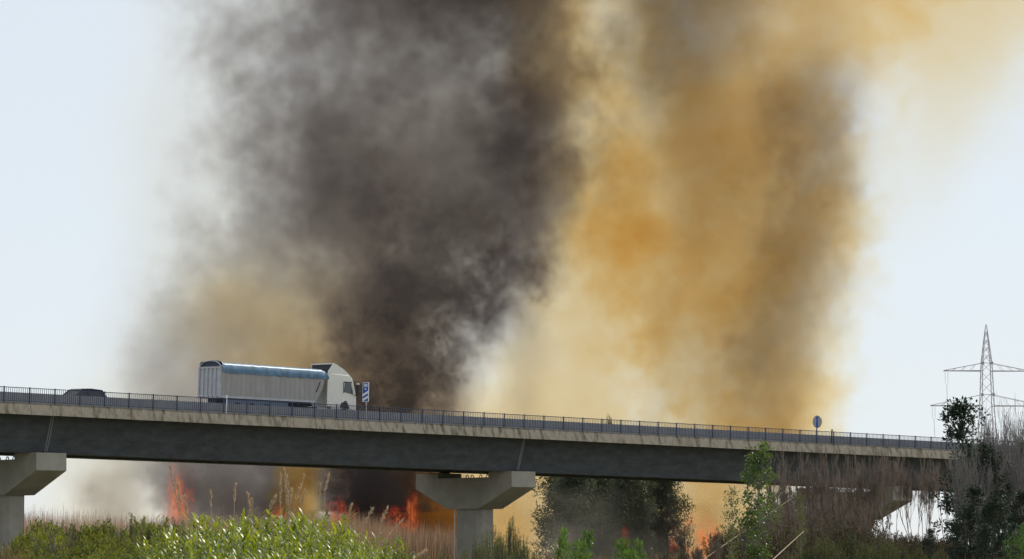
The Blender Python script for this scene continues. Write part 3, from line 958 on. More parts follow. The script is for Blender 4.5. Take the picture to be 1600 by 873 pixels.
def tree_proto(name, seed, H, W, z0, limbs, clumps, per, ll, lw, lmat, bmat, shape='round', trunk=.13, droop=0.0, crad=.45):
    """trunk with limbs that end in uneven leaf clumps; gaps stay between clumps"""
    g = np.random.default_rng(seed)
    segs = []; tsegs = []
    tr = [np.array([0, 0, 0.0])]
    for k in range(6):
        tr.append(tr[-1] + np.array([g.normal(0, .06) * H / 6, g.normal(0, .06) * H / 6, H * .93 / 6]))
    tsm = MB().tube([tuple(q) for q in tr], [trunk * (1 - k / 6.6) for k in range(7)], 7)
    tr = np.array(tr)
    P = []; Dr = []; sz = []
    for c in range(clumps):
        f = g.uniform(0, 1)
        z = z0 + (H - z0) * f
        if shape == 'round': w = W * math.sqrt(max(.02, 1 - (2 * f - .85) ** 2 / 1.35))
        elif shape == 'cone': w = W * (1.03 - f) ** .75
        else: w = W * min(1, .45 + 1.4 * f) * (1 - f ** 4 * .75)
        w *= g.uniform(.72, 1.12)
        a = g.uniform(0, 6.28); rr = w * g.uniform(.1, 1) ** .55
        i = min(5, int(max(0, z - .35 * rr) / (H * .93) * 6)); base = tr[i]
        c_ = np.array([tr[i][0] + rr * math.cos(a), tr[i][1] + rr * math.sin(a), z])
        m_ = (base + c_) / 2 + np.array([0, 0, .12 * rr])
        if c < limbs:
            segs.append((base, m_, trunk * .38, trunk * .25)); segs.append((m_, c_, trunk * .25, trunk * .08))
        cr = crad * g.uniform(.55, 1.25)
        n = int(per * g.uniform(.6, 1.3))
        o = g.standard_normal((n, 3)); o = unit(o) * (g.random((n, 1)) ** .45) * cr * np.array([1.1, 1.1, .85])
        P.append(c_ + o)
        v = unit(o) * .7 + g.standard_normal((n, 3)) * .55; v[:, 2] += .25 - droop
        Dr.append(v)
        for _ in range(3):
            e = c_ + unit(g.standard_normal(3)) * cr * .8
            segs.append((c_, e, trunk * .07, trunk * .03))
    P = np.concatenate(P); Dr = np.concatenate(Dr); N = len(P)
    return proto(name, H, [('trunk', tsm.mesh('trunk', bmat, True), None), ('limbs', seg_mesh('limbs', segs, bmat, g, 5), 'stuff'),
                           ('crown', leaf_mesh('crown', P, Dr, ll * g.uniform(.6, 1.4, N), lw * g.uniform(.6, 1.35, N), lmat, g), 'stuff')])

# ------------------------------------------------------------------ planting
def plant_all():
    G = random.Random(21)
    # giant reeds in the foreground
    rp = [reed_proto(s, 3.0, 22, .6) for s in (1, 2, 3, 4, 5)]
    tops = [(222, 852), (250, 838), (283, 800), (312, 822), (340, 792), (362, 812), (385, 806), (408, 790), (432, 798), (455, 795), (478, 806), (502, 795), (522, 812), (548, 824), (572, 842), (596, 836), (622, 858)]
    def topv(u):
        return float(np.interp(u, [t[0] for t in tops], [t[1] for t in tops]))
    n = 0
    for u, v in tops:
        place(rp[n % 5], u, v, G.uniform(98, 106), 'bright green giant reed clump with arching glossy leaves in front of the flames', 'reed', 'giant reeds in the foreground'); n += 1
    for row, (D, dv) in enumerate(((92, 26), (86, 46), (80, 66))):
        u = 205 + row * 9
        while u < 640:
            place(rp[n % 5], u + G.uniform(-6, 6), topv(u) + dv + G.uniform(-10, 10), D + G.uniform(-3, 3), 'bright green giant reed clump with arching glossy leaves in front of the flames', 'reed', 'giant reeds in the foreground'); n += 1
            u += 27
    # dry plumed stalks: base pixel, tip pixel, thickness of the plume in pixels
    st = [(281, 800, 266, 730, 3.4), (283, 790, 277, 752, 3), (296, 815, 288, 775, 3), (330, 792, 329, 768, 1.2), (366, 784, 368, 757, 2.6), (392, 802, 387, 771, 2.4), (393, 806, 393.5, 781, 2.4),
          (438, 790, 439, 741, 3), (448, 790, 445, 734, 3.4), (451, 786, 449, 745, 2.6), (460, 788, 475, 743, 2.6), (471, 790, 476, 765, 2.2), (453, 788, 456, 765, 2.2), (498, 778, 500, 757, 2.2), (507, 768, 514, 740, 4.2),
          (544, 808, 549, 790, 3), (569, 820, 581, 795, 3.4), (594, 818, 605, 793, 3.6), (594, 851, 627, 813, 4.2), (578, 852, 606, 824, 2.2), (642, 874, 664, 860, 3.6), (421, 792, 430, 776, 3.4)]
    for k, (ub, vb, ut, vt_, th) in enumerate(st):
        D = 103 + (k % 5) * 2.2
        tip = at(ut, vt_, D); bs = at(ub, vb, D); gz = ground_z(D)
        d = (tip - bs)
        foot = bs - Vector((d.x * .25, 0, bs.z - gz))
        e = empty('plume_reed', foot)
        lean = math.hypot(d.x, d.z) and abs(d.x) / (abs(d.z) + 1e-6)
        lb = 'dry tan reed stalk with a feathery plume, leaning far over' if lean > .6 else ('dry tan reed stalk with a feathery plume, tilted above the green reeds' if lean > .22 else 'dry tan reed stalk with a feathery plume, standing almost upright')
        tag(e, lb, 'reed', 'dry plumed reed stalks')
        b0, t0 = bs - foot, tip - foot
        MB().tube([(0, 0, 0), tuple(b0 * .6), tuple(b0), tuple(t0)], [.012, .011, .009, .004], 5).build('stalk', M['cane'], e)
        g = np.random.default_rng(k)
        n_ = 150
        f = g.random(n_)
        wdt = th * D / F * .38 * np.interp(f, [0, .25, .7, 1], [.25, .9, 1, .2])
        P = np.array(b0)[None] + (np.array(t0) - np.array(b0))[None] * f[:, None] + g.standard_normal((n_, 3)) * wdt[:, None] * .42
        dd = np.array(d.normalized())[None] + g.standard_normal((n_, 3)) * .25
        lm = leaf_mesh('plume', P, dd, g.uniform(.08, .16, n_), g.uniform(.012, .022, n_), M['plume'], g)
        tag(link('plume', lm, e), kind='stuff')
    # olive scrub on the left
    sp = [shoot_proto('scrub_bush', 30 + s, 2.1, .95, 44, 60, .14, .045, M['scrub'], M['bark'], .35) for s in range(4)]
    sd = [shoot_proto('dry_weed_bush', 40 + s, 1.6, .9, 40, 46, .09, .022, M['scrub_dry'], M['twig'], .4) for s in range(2)]
    tm0 = [shoot_proto('scrub_bush', 36 + s, 2.1, .8, 40, 60, .12, .03, M['tamarisk'], M['bark'], .6) for s in range(2)]
    lab = 'olive green leafy scrub bush beside the tall reeds'
    k = 0
    for D, base, us in ((152, 808, range(36, 290, 15)), (138, 826, range(18, 270, 18)), (126, 842, range(10, 260, 19)), (114, 856, range(60, 240, 20))):
        for u in us:
            v = base + G.uniform(-8, 9)
            if u < 60: v += 12
            place((sp + tm0)[k % 6], u + G.uniform(-5, 5), v, D + G.uniform(-3, 3), lab, 'bush', 'scrub bushes beside the reeds'); k += 1
    for u, v in ((4, 838), (22, 846), (40, 850), (10, 858), (32, 860), (54, 862), (75, 864), (-12, 842)):
        place(sd[k % 2], u, v, 118 + G.uniform(-6, 6), 'brownish dry weed bush at the foot of the pier', 'bush', 'dry weeds by the pier'); k += 1
    tall = shoot_proto('tall_scrub_bush', 61, 3.0, .42, 26, 70, .09, .026, M['tamarisk'], M['bark'], .75)
    place(tall, 205, 783, 142, 'tall spiky olive shrub rising above the scrub near the pale smoke', 'bush')
    place(tall, 255, 788, 146, 'thin spiky olive shrub next to the leftmost flame', 'bush', wide=.6)
    dk = bare_proto('dead_shrub', 63, 2.0, 7, M['bark'], None, (3, 5), 2, .5, .4, .5, .03)
    place(dk, 97, 816, 132, 'dark dead shrub standing among olive scrub', 'bush')
    # feathery tamarisks at the middle pier
    tm = [shoot_proto('tamarisk_bush', 70 + s, 2.6, .95, 54, 74, .085, .02, M['tamarisk'], M['bark'], .55) for s in range(3)]
    for i, (u, v, D, w) in enumerate(((768, 806, 150, .8), (797, 797, 152, .75), (742, 832, 146, .9), (818, 824, 148, .8), (780, 830, 140, 1.0), (722, 850, 138, .9), (835, 848, 142, .8), (690, 852, 134, .9), (664, 858, 126, .9), (760, 858, 130, 1.0), (800, 860, 128, 1.0), (640, 862, 118, .9), (712, 866, 122, 1.0))):
        place(tm[i % 3], u, v, D, 'feathery grey green tamarisk bush in front of the middle pier', 'bush', 'tamarisks before the middle pier', wide=w)
    # bright broad-leaved shrubs
    bs_ = [tree_proto('broadleaf_shrub', 80 + s, 2.3, .9, .5, 20, 24, 26, .17, .12, M['bright'], M['bark'], 'round', .03, .0, .26) for s in range(2)]
    for i, (u, v, D, w) in enumerate(((880, 830, 112, .34), (921, 829, 114, .34), (905, 850, 108, .6), (972, 842, 112, .4), (996, 848, 110, .4), (982, 860, 106, .6))):
        place(bs_[i % 2], u, v, D, 'bright green broad leaved shrub below the dark conifers', 'bush', 'bright broad leaved shrubs', wide=w)
    # dark conifers beyond the bridge
    ct = [tree_proto('conifer_tree', 90 + s, 9.0, 2.7, .3, 60, 210, 60, .34, .085, M['conifer'], M['bark'], 'round', .2, .3, .75) for s in range(3)]
    cl = ['dark conifer with a ragged pale edge nearest to the middle pier', 'tall dark conifer in the thick of the smoky group beyond the bridge', 'dark conifer in the centre of the group with a red glow at its foot', 'dark conifer next to the outermost one of the smoky group', 'narrow dark conifer standing beside the orange flame', 'shorter dark conifer before the tree nearest the middle pier', 'shorter dark conifer in front of the red glow']
    for i, (u, v, D, w) in enumerate(((884, 706, 298, 1.0), (925, 700, 292, 1.05), (968, 704, 296, 1.0), (1008, 716, 290, .95), (1042, 726, 287, .78), (905, 716, 288, .9), (988, 722, 284, .9))):
        place(ct[i % 3], u, v, D, cl[i], 'tree', 'conifers beyond the bridge', wide=w)
    place(ct[1], 952, 664, 430, 'distant pointed treetop fading in yellow smoke above the railing', 'tree', wide=.22)
    # burning bush in front of the right-hand flame
    bb = bare_proto('scorched_shrub', 99, 3.4, 9, M['bark'], M['tamarisk'], (4, 6), 2, .5, .4, .8, .03)
    place(bb, 1072, 806, 280, 'scorched dark shrub in front of the orange flame', 'bush', wide=1.1)
    # poplar sapling and neighbours
    pp = tree_proto('poplar_sapling', 110, 5.6, .85, .3, 70, 130, 24, .125, .095, M['poplar'], M['bark_grey'], 'poplar', .05, 0, .26)
    place(pp, 1183, 688, 176, 'slender green poplar sapling reaching up to the bridge edge', 'tree', wide=1.05)
    sm = tree_proto('young_poplar', 111, 3.6, .5, .4, 30, 46, 22, .1, .06, M['tamarisk'], M['bark_grey'], 'poplar', .035, 0, .24)
    place(sm, 1143, 762, 172, 'thin sparse sapling beside the slender green poplar', 'tree', wide=.9)
    place(sm, 1250, 770, 168, 'small leafy sapling inside the bare brown thicket', 'tree', wide=.55)
    # bare thicket
    bp = [bare_proto('bare_thicket', 120 + s, 6.2, 8, M['twig'], None, (5, 7), 3, .36, .62, 1.6, .03, .3) for s in range(4)]
    hp = [bare_proto('bare_thicket', 126 + s, 6.2, 5, M['twig'], None, (5, 7), 3, .36, .62, 1.6, .03, .3, .55) for s in range(3)]
    tl = 'leafless brown thicket of fine upright twigs before the bridge'
    k = 0
    for u, v, D, w in ((1215, 700, 214, .8), (1245, 688, 222, .85), (1272, 682, 228, .8), (1300, 694, 220, .85), (1335, 690, 230, .85), (1362, 694, 222, .85), (1392, 698, 228, .8), (1422, 696, 232, .85), (1450, 700, 224, .8), (1478, 700, 230, .85),
                       (1165, 800, 190, 1.0), (1200, 782, 192, 1.1), (1235, 770, 196, 1.1), (1270, 764, 198, 1.1), (1308, 768, 196, 1.1), (1345, 776, 194, 1.1), (1120, 835, 184, 1.1), (1090, 848, 178, 1.0), (1372, 820, 190, 1.0)):
        place(hp[k % 3] if u > 1350 else bp[k % 4], u, v, D, tl, 'thicket', 'bare brown thickets', wide=w); k += 1
    br = [shoot_proto('bramble_bush', 125 + s, 3.0, 1.5, 60, 60, .13, .05, M['bramble'], M['twig'], .35, 1.2) for s in range(3)]
    k = 0
    for D, base, us in ((236, 800, range(1120, 1500, 24)), (210, 822, range(1090, 1500, 26)), (186, 842, range(1040, 1490, 26))):
        for u in us:
            v = base + G.uniform(-12, 12) + (18 if u < 1180 else 0) + (18 if 1360 < u < 1430 and D > 230 else 0) - (34 if 1200 < u < 1340 else 0)
            if u > 1350: v = max(v, 822 + G.uniform(0, 10))
            place(br[k % 3], u, v, D + G.uniform(-4, 4), 'tangled brown bramble bush under the leafless thicket', 'bush', 'brambles under the thicket'); k += 1
    # grey bare trees at the right edge
    gp = [bare_proto('bare_tree', 130 + s, 8.4, 9, M['bark_grey'], None, (5, 7), 3, .36, .6, 1.3, .045, .28) for s in range(2)]
    for i, (u, v, w) in enumerate(((1512, 668, .8), (1540, 648, .8), (1562, 610, .8), (1588, 600, .85), (1612, 596, .8), (1528, 720, .9), (1575, 690, .9), (1600, 660, .9))):
        place(gp[i % 2], u, v, 196 + (i % 4) * 4, 'leafless grey tree with fine upright branches in front of the pylon', 'tree', 'bare grey trees', wide=w)
    # dark evergreens on the right
    ev = [tree_proto('evergreen_tree', 140 + s, 7.6, 1.35, 1.2, 60, 90, 58, .19, .1, M['evergreen'], M['bark'], 'round', .12, 0, .42) for s in range(2)]
    place(ev[0], 1502, 632, 206, 'dark evergreen tree whose leafy top stands beside the bridge end and pylon', 'tree', wide=1.1)
    place(ev[1], 1545, 690, 200, 'dark evergreen tree under the bare grey trees', 'tree', wide=.9)
    place(ev[0], 1590, 700, 198, 'dark evergreen tree at the outer edge behind the rounded hedge bush', 'tree', wide=1.0)
    for i, (u, v, D, w) in enumerate(((1520, 762, 186, 1.2), (1555, 770, 184, 1.3), (1590, 770, 186, 1.3), (1490, 806, 182, 1.2), (1450, 826, 178, 1.2), (1535, 815, 176, 1.4), (1580, 818, 174, 1.3))):
        place(ev[i % 2], u, v, D, 'low dark evergreen bush filling the bank beneath the bridge end', 'bush', 'dark evergreens on the bank', wide=w)
    # olive bushes along the bottom right
    ob = [shoot_proto('olive_bush', 150 + s, 2.4, 1.0, 50, 56, .1, .035, M['olive'], M['bark'], .4) for s in range(3)]
    for i, (u, v) in enumerate(((1285, 826), (1305, 838), (1330, 822), (1352, 836), (1380, 828), (1405, 842), (1260, 848), (1230, 856), (1435, 848), (1470, 852), (1190, 862), (1320, 856), (1370, 858), (1420, 862), (1150, 866))):
        place(ob[i % 3], u, v, 150 + (i % 3) * 6, 'low olive green bush at the foot of the bare thicket', 'bush', 'olive bushes under the thicket', wide=.95)
    for u, v in ((1500, 836), (1530, 842), (1560, 838), (1590, 844), (1515, 850), (1575, 852)):
        place(br[u % 3], u, v, 192, 'low brown bramble bush at the foot of the dark evergreens', 'bush', 'brambles under the evergreens', wide=1.2)
    hg = tree_proto('round_hedge_bush', 160, 2.6, 1.5, .2, 40, 90, 80, .07, .05, M['hedge'], M['bark'], 'round', .05, 0, .34)
    place(hg, 1604, 822, 118, 'rounded green hedge bush in the corner below the dark trees', 'bush', wide=.62)
    # pale fallen stalks
    for (ub, vb, ut, vt_, r, lb) in ((1196, 884, 1256, 829, .03, 'pale broken cane leaning across the bare thicket'), (1190, 810, 1236, 778, .02, 'thin pale cane leaning against the green poplar')):
        dc = 160 if vb > 850 else 207
        a, b = at(ub, vb, dc), at(ut, vt_, dc + 3)
        gz = ground_z(dc)
        foot = a + (a - b) * ((a.z - gz) / max(.3, b.z - a.z))
        foot = a - (b - a) * ((a.z - gz) / (b.z - a.z))
        e = empty('leaning_cane', foot); tag(e, lb, 'cane')
        MB().tube([(0, 0, 0), tuple(a - foot), tuple(b - foot)], [r * 1.2, r, r * .5], 6).build('stem', M['cane'], e)
    # dry reeds beyond the bridge: uncountable
    g = np.random.default_rng(7)
    n = 15000
    D = g.uniform(262, 300, n)
    u = g.uniform(20, 735, n)
    x = (u - 800) / F * D
    vt_ = np.interp(u, [20, 60, 120, 250, 420, 560, 640, 700, 735], [806, 806, 810, 816, 812, 812, 826, 832, 846]) + g.normal(0, 9, n)
    hz = EYE + (HORIZON - vt_) / F * D - 2.0
    ln = np.maximum(.4, hz)
    P = np.stack([x, D, np.full(n, 1.95)], 1)
    dr = np.stack([g.normal(.06, .1, n), g.normal(0, .1, n), np.ones(n)], 1)
    me = blade_mesh('dry_reeds', P, dr, ln, g.uniform(.03, .07, n), g.uniform(0, .05, n), M['dry'], g, 3)
    tag(link('dry_reeds', me), 'pinkish tan dry reeds standing between the bridge and the fire', 'dry reeds', kind='stuff')
    # dry grass clothing the ground in front
    n = 9000
    D = g.uniform(70, 250, n); x = g.uniform(-1, 1, n) * D * .17
    gz = np.array([ground_z(d) for d in D])
    P = np.stack([x, D, gz - .02], 1)
    dr = np.stack([g.normal(0, .25, n), g.normal(0, .25, n), np.ones(n)], 1)
    me = blade_mesh('meadow_grass', P, dr, g.uniform(.4, 1.0, n), g.uniform(.01, .03, n), g.uniform(.05, .3, n), M['scrub_dry'], g, 3)
    tag(link('meadow_grass', me), 'rough dry grass covering the ground under the bushes', 'grass', kind='stuff')
    for p in PROTO:
        if '_h' in p: pass
    for o in bpy.data.objects:
        if '_h' in o: del o['_h']
plant_all()

# ------------------------------------------------------------------ smoke and flames: density grids worked out here, rendered as volumes
def grf(shape, beta, seed, stretch=(1, 1, 1)):
    """random field with a power-law spectrum"""
    r = np.random.default_rng(seed).standard_normal(shape).astype(np.float32)
    k = [np.fft.fftfreq(n) * n * s for n, s in zip(shape[:2], stretch[:2])] + [np.fft.rfftfreq(shape[2]) * shape[2] * stretch[2]]
    kk = np.sqrt(k[0][:, None, None] ** 2 + k[1][None, :, None] ** 2 + k[2][None, None, :] ** 2)
    kk[0, 0, 0] = 1e9
    f = np.fft.irfftn(np.fft.rfftn(r) * kk ** (-beta / 2.), s=shape, axes=(0, 1, 2)).astype(np.float32)
    return (f - f.mean()) / f.std()

def volume(name, dens, lo, hi, mat):
    nx, ny, nz = dens.shape
    me = bpy.data.meshes.new(name)
    me.vertices.add(dens.size)
    a = me.attributes.new('dens', 'FLOAT', 'POINT')
    a.data.foreach_set('value', np.ascontiguousarray(dens * 100 + .004, dtype=np.float32).ravel())
    ob = link(name, me)
    g = bpy.data.node_groups.new(name, 'GeometryNodeTree')
    g.interface.new_socket('Geometry', in_out='INPUT', socket_type='NodeSocketGeometry')
    g.interface.new_socket('Geometry', in_out='OUTPUT', socket_type='NodeSocketGeometry')
    N = g.nodes.new; L = g.links.new
    gi = N('NodeGroupInput'); go = N('NodeGroupOutput'); vc = N('GeometryNodeVolumeCube'); si = N('GeometryNodeSampleIndex'); na = N('GeometryNodeInputNamedAttribute')
    na.data_type = 'FLOAT'; na.inputs[0].default_value = 'dens'; si.data_type = 'FLOAT'; si.domain = 'POINT'
    pos = N('GeometryNodeInputPosition')
    def vm(op, x, val):
        n = N('ShaderNodeVectorMath'); n.operation = op; L(x, n.inputs[0]); n.inputs[1].default_value = val
        return n.outputs[0]
    v = vm('SUBTRACT', pos.outputs[0], lo)
    v = vm('MULTIPLY', v, tuple((n - 1) / (h - l) for n, h, l in zip(dens.shape, hi, lo)))
    v = vm('ADD', v, (.5, .5, .5))
    n = N('ShaderNodeVectorMath'); n.operation = 'FLOOR'; L(v, n.inputs[0])
    dd = N('ShaderNodeVectorMath'); dd.operation = 'DOT_PRODUCT'; L(n.outputs[0], dd.inputs[0]); dd.inputs[1].default_value = (ny * nz, nz, 1)
    fi = N('FunctionNodeFloatToInt'); L(dd.outputs['Value'], fi.inputs[0])
    L(gi.outputs[0], si.inputs['Geometry'])
    L(na.outputs[0], [i for i in si.inputs if i.name == 'Value' and i.enabled][0]); L(fi.outputs[0], si.inputs['Index'])
    L([q for q in si.outputs if q.enabled][0], vc.inputs['Density'])
    vc.inputs['Min'].default_value = lo; vc.inputs['Max'].default_value = hi
    for ax, q in zip('XYZ', dens.shape): vc.inputs['Resolution ' + ax].default_value = q
    sm = N('GeometryNodeSetMaterial'); sm.inputs['Material'].default_value = mat
    L(vc.outputs[0], sm.inputs[0]); L(sm.outputs[0], go.inputs[0])
    ob.modifiers.new('grid', 'NODES').node_group = g
    me.materials.append(mat)
    return ob

def smoke_mat(name, sa, ss, aniso=.25):
    m = bpy.data.materials.new(name); m.use_nodes = True
    t = m.node_tree; t.nodes.clear(); N = t.nodes.new; L = t.links.new
    out = N('ShaderNodeOutputMaterial'); add = N('ShaderNodeAddShader'); va = N('ShaderNodeVolumeAbsorption'); vsn = N('ShaderNodeVolumeScatter')
    at_ = N('ShaderNodeAttribute'); at_.attribute_name = 'density'
    def mul(k):
        n = N('ShaderNodeMath'); n.operation = 'MULTIPLY'; L(at_.outputs['Fac'], n.inputs[0]); n.inputs[1].default_value = k * .01
        return n.outputs[0]
    ka = max(sa) / .98
    va.inputs[0].default_value = (*[1 - x / ka for x in sa], 1); L(mul(ka), va.inputs[1])
    ks = max(ss)
    vsn.inputs[0].default_value = (*[x / ks for x in ss], 1); L(mul(ks), vsn.inputs[1]); vsn.inputs['Anisotropy'].default_value = aniso
    L(va.outputs[0], add.inputs[0]); L(vsn.outputs[0], add.inputs[1]); L(add.outputs[0], out.inputs['Volume'])
    return m

def flame_mat():
    m = bpy.data.materials.new('flame_glow'); m.use_nodes = True
    t = m.node_tree; t.nodes.clear(); N = t.nodes.new; L = t.links.new
    out = N('ShaderNodeOutputMaterial'); em = N('ShaderNodeEmission'); at_ = N('ShaderNodeAttribute'); at_.attribute_name = 'density'
    cr = N('ShaderNodeValToRGB')
    e = cr.color_ramp.elements
    e[0].position = 0; e[0].color = (1, .025, .02, 1)
    e[1].position = .8; e[1].color = (1, .34, .06, 1)
    x = e.new(.35); x.color = (1, .075, .022, 1)
    pc = N('ShaderNodeMath'); pc.operation = 'MULTIPLY'; L(at_.outputs['Fac'], pc.inputs[0]); pc.inputs[1].default_value = .01
    L(pc.outputs[0], cr.inputs[0]); L(cr.outputs[0], em.inputs[0])
    n = N('ShaderNodeMath'); n.operation = 'MULTIPLY'; L(pc.outputs[0], n.inputs[0]); n.inputs[1].default_value = FLAME
    L(n.outputs[0], em.inputs[1])
    va = N('ShaderNodeVolumeAbsorption'); va.inputs[0].default_value = (.35, .1, .05, 1)      # soot inside the flame
    k2 = N('ShaderNodeMath'); k2.operation = 'MULTIPLY'; L(pc.outputs[0], k2.inputs[0]); k2.inputs[1].default_value = .8; L(k2.outputs[0], va.inputs[1])
    ad = N('ShaderNodeAddShader'); L(em.outputs[0], ad.inputs[0]); L(va.outputs[0], ad.inputs[1]); L(ad.outputs[0], out.inputs['Volume'])
    return m
FLAME = .7

YS = 350.0
PPM = F / YS                                   # photo pixels per metre at the plume
def field(lo, hi, shp, seed, betas):
    return [grf(shp, b, seed + i, st) for i, (b, st) in enumerate(betas)]

class Cloud:
    """a box of air; plumes are given by photo rows: (v, centre u, half width, optical depth)"""
    def __init__(s, lo, hi, shp, warp, fine_w, seed):
        s.lo, s.hi, s.shp = lo, hi, shp
        X, s.Y, Z = [np.linspace(l, h, n, dtype=np.float32) for l, h, n in zip(lo, hi, shp)]
        Lx, Ly, Lz = [h - l for l, h in zip(lo, hi)]
        iso = (1, Lx / Ly, Lx / Lz)                # same feature size along all three axes
        s.med = grf(shp, 3.3, seed, iso)
        s.smooth = [grf(shp, 4.0, seed + 1 + q, iso) for q in range(3)]
        s.fine = grf(shp, 2.7, seed + 4, iso)
        s.bil = np.abs(grf(shp, 3.4, seed + 5, iso))
        s.U = 800 + X[:, None, None] * PPM + warp * s.smooth[1] + fine_w * s.med
        s.V = HORIZON - (Z[None, None, :] - EYE) * PPM + warp * s.smooth[2] + fine_w * np.roll(s.med, 37, 0)
        s.d = np.zeros(shp, np.float32)
    def plume(s, pts, y0, kind='smooth', na=.25, gain=1.6, squash=.85, fz=.06, k=0, ymax=26):
        p = np.array(sorted(pts), dtype=np.float32)
        cx, hw, ta = [np.interp(s.V, p[:, 0], p[:, i]).astype(np.float32) for i in (1, 2, 3)]
        th = np.minimum(hw / PPM * squash + 3, ymax)
        r = np.sqrt(((s.U - cx) / hw) ** 2 + ((s.Y[None, :, None] - y0) / th) ** 2)
        f = {'smooth': s.smooth[k], 'med': s.med, 'bil': (s.bil - .8) * 1.5, 'mix': .55 * s.med + (s.bil - .8) * .9}[kind]
        s.d += np.clip((1 - r + na * f + fz * s.fine) * gain, 0, 1) * np.clip((1.55 - r) * 2.5, 0, 1) * ta / (th * 1.25)
        return s

def smoke_all():
    t0 = time.time()
    lo = (-72.0, 306.0, 1.6); hi = (72.0, 394.0, 84.0)
    shp = (320, 64, 190)
    # ---- dark smoke: broad soft column, veil to its left, drifts in the tan column
    c = Cloud(lo, hi, shp, 30, 14, 1)
    c.plume([(-500, 640, 330, 2.2), (0, 640, 295, 2.3), (100, 650, 280, 2.4), (200, 665, 265, 2.5), (300, 690, 240, 2.4), (370, 680, 200, 1.7), (430, 650, 170, 1.4), (490, 630, 145, 1.25), (560, 615, 115, 1.5), (640, 600, 90, 1.7), (720, 580, 95, 3.4), (870, 590, 105, 3.6)], 350, 'mix', .3, 1.7, fz=.09)
    c.plume([(-500, 770, 140, 1.5), (0, 775, 125, 1.6), (100, 780, 120, 1.8), (220, 795, 110, 1.8), (330, 835, 85, 1.3), (400, 820, 70, .8), (470, 780, 60, .3)], 340, 'mix', .32, 2.0, fz=.12)
    c.plume([(-500, 480, 260, 1.1), (0, 490, 175, 1.0), (200, 475, 165, 1.3), (330, 460, 165, 1.2), (450, 450, 175, 1.0), (560, 430, 180, .85), (650, 420, 175, .9), (700, 390, 170, 1.3), (780, 340, 105, 2.6), (870, 320, 105, 2.6)], 362, 'med', .28, 1.3, fz=.14)
    c.plume([(-500, 420, 260, .3), (0, 370, 170, .22), (250, 340, 170, .3), (450, 320, 160, .36), (640, 290, 150, .4), (720, 200, 80, .5), (780, 160, 45, 1.3), (870, 150, 55, 1.3)], 364, 'smooth', .3, .9, k=1)
    c.plume([(-500, 1080, 260, .8), (0, 1020, 190, 2.0), (120, 1005, 155, 1.7), (240, 1030, 130, .6), (320, 1060, 110, .25), (420, 1060, 90, .1)], 356, 'med', .22, 1.2)
    c.plume([(100, 1260, 100, .2), (200, 1265, 110, 1.0), (280, 1270, 110, 1.35), (360, 1250, 115, 1.1), (450, 1220, 118, .95), (600, 1200, 102, .9), (680, 1190, 90, .7), (760, 1150, 90, .2)], 352, 'mix', .28, 1.8, fz=.09)
    c.plume([(60, 1150, 190, .25), (200, 1150, 220, .65), (400, 1150, 210, .7), (640, 1140, 165, .6), (740, 1120, 150, .25)], 360, 'smooth', .15, 1.8, k=2)
    c.plume([(380, 1000, 60, 0), (450, 1000, 55, .35), (600, 1005, 50, .35), (680, 1010, 40, .15), (760, 1010, 40, 0)], 348, 'smooth', .2, 1.2, k=1)
    c.plume([(660, 560, 40, 0), (770, 560, 55, 1.2), (830, 560, 80, 3.0), (870, 560, 100, 3.0)], 335, 'med', .3, 1.8, fz=.2)
    c.plume([(700, 430, 22, 0), (760, 438, 26, 1.6), (830, 445, 40, 2.2)], 332, 'med', .25, 2.0, fz=.15)
    ob = volume('dark_smoke', np.maximum(c.d, 0), lo, hi, smoke_mat('dark_smoke', (.50, .545, .555), (.165, .158, .175)))
    tag(ob, 'broad grey brown smoke column rising high behind the lorry', 'smoke', kind='stuff')
    # ---- tight black billows just above the fire, on a finer grid
    l2 = (-18.5, 318.0, 7.0); h2 = (6.5, 342.0, 41.5)
    b = Cloud(l2, h2, (150, 60, 200), 16, 12, 31)
    b.plume([(270, 800, 50, 0), (330, 760, 85, .8), (390, 715, 105, 1.3), (450, 690, 112, 1.5), (510, 665, 98, 1.7), (560, 640, 82, 1.9), (610, 625, 68, 2.3), (660, 615, 62, 2.8), (740, 600, 70, 3.0)], 329, 'bil', .62, 2.4, fz=.07, ymax=8)
    b.plume([(400, 790, 30, 0), (450, 785, 42, .7), (500, 760, 42, .9), (560, 715, 40, .7), (610, 690, 32, .3)], 327, 'bil', .6, 2.0, fz=.07, ymax=6)
    ex = np.clip((1 - np.abs(np.linspace(-1, 1, 150)))[:, None, None] * 7, 0, 1) * np.clip((1 - np.abs(np.linspace(-1, 1, 60)))[None, :, None] * 6, 0, 1) * np.clip((1 - np.linspace(0, 1, 200))[None, None, :] * 7, 0, 1)
    ob = volume('black_smoke', np.maximum(b.d, 0) * ex, l2, h2, smoke_mat('black_smoke', (.66, .71, .72), (.12, .108, .11)))
    tag(ob, 'black billowing smoke boiling up right behind the lorry cab', 'smoke', kind='stuff')
    # ---- yellow-brown smoke
    y = Cloud(tuple(q - .37 for q in lo), tuple(q + .41 for q in hi), shp, 28, 14, 61)
    y.plume([(-500, 1320, 520, 1.4), (0, 1230, 350, 1.25), (120, 1180, 275, 1.4), (250, 1175, 255, 1.45), (400, 1180, 225, 1.5), (520, 1170, 212, 1.5), (640, 1160, 180, 1.6), (760, 1110, 150, 1.6), (870, 1080, 170, 1.7)], 352, 'mix', .25, 2.0, fz=.09)
    y.plume([(-500, 900, 200, 1.0), (0, 900, 150, 1.2), (200, 930, 140, 1.2), (330, 950, 155, 1.3), (450, 900, 195, 1.1), (560, 860, 205, .95), (640, 840, 205, 1.15), (740, 790, 150, 1.4), (870, 770, 170, 1.9)], 350, 'smooth', .14, 1.9, k=0)
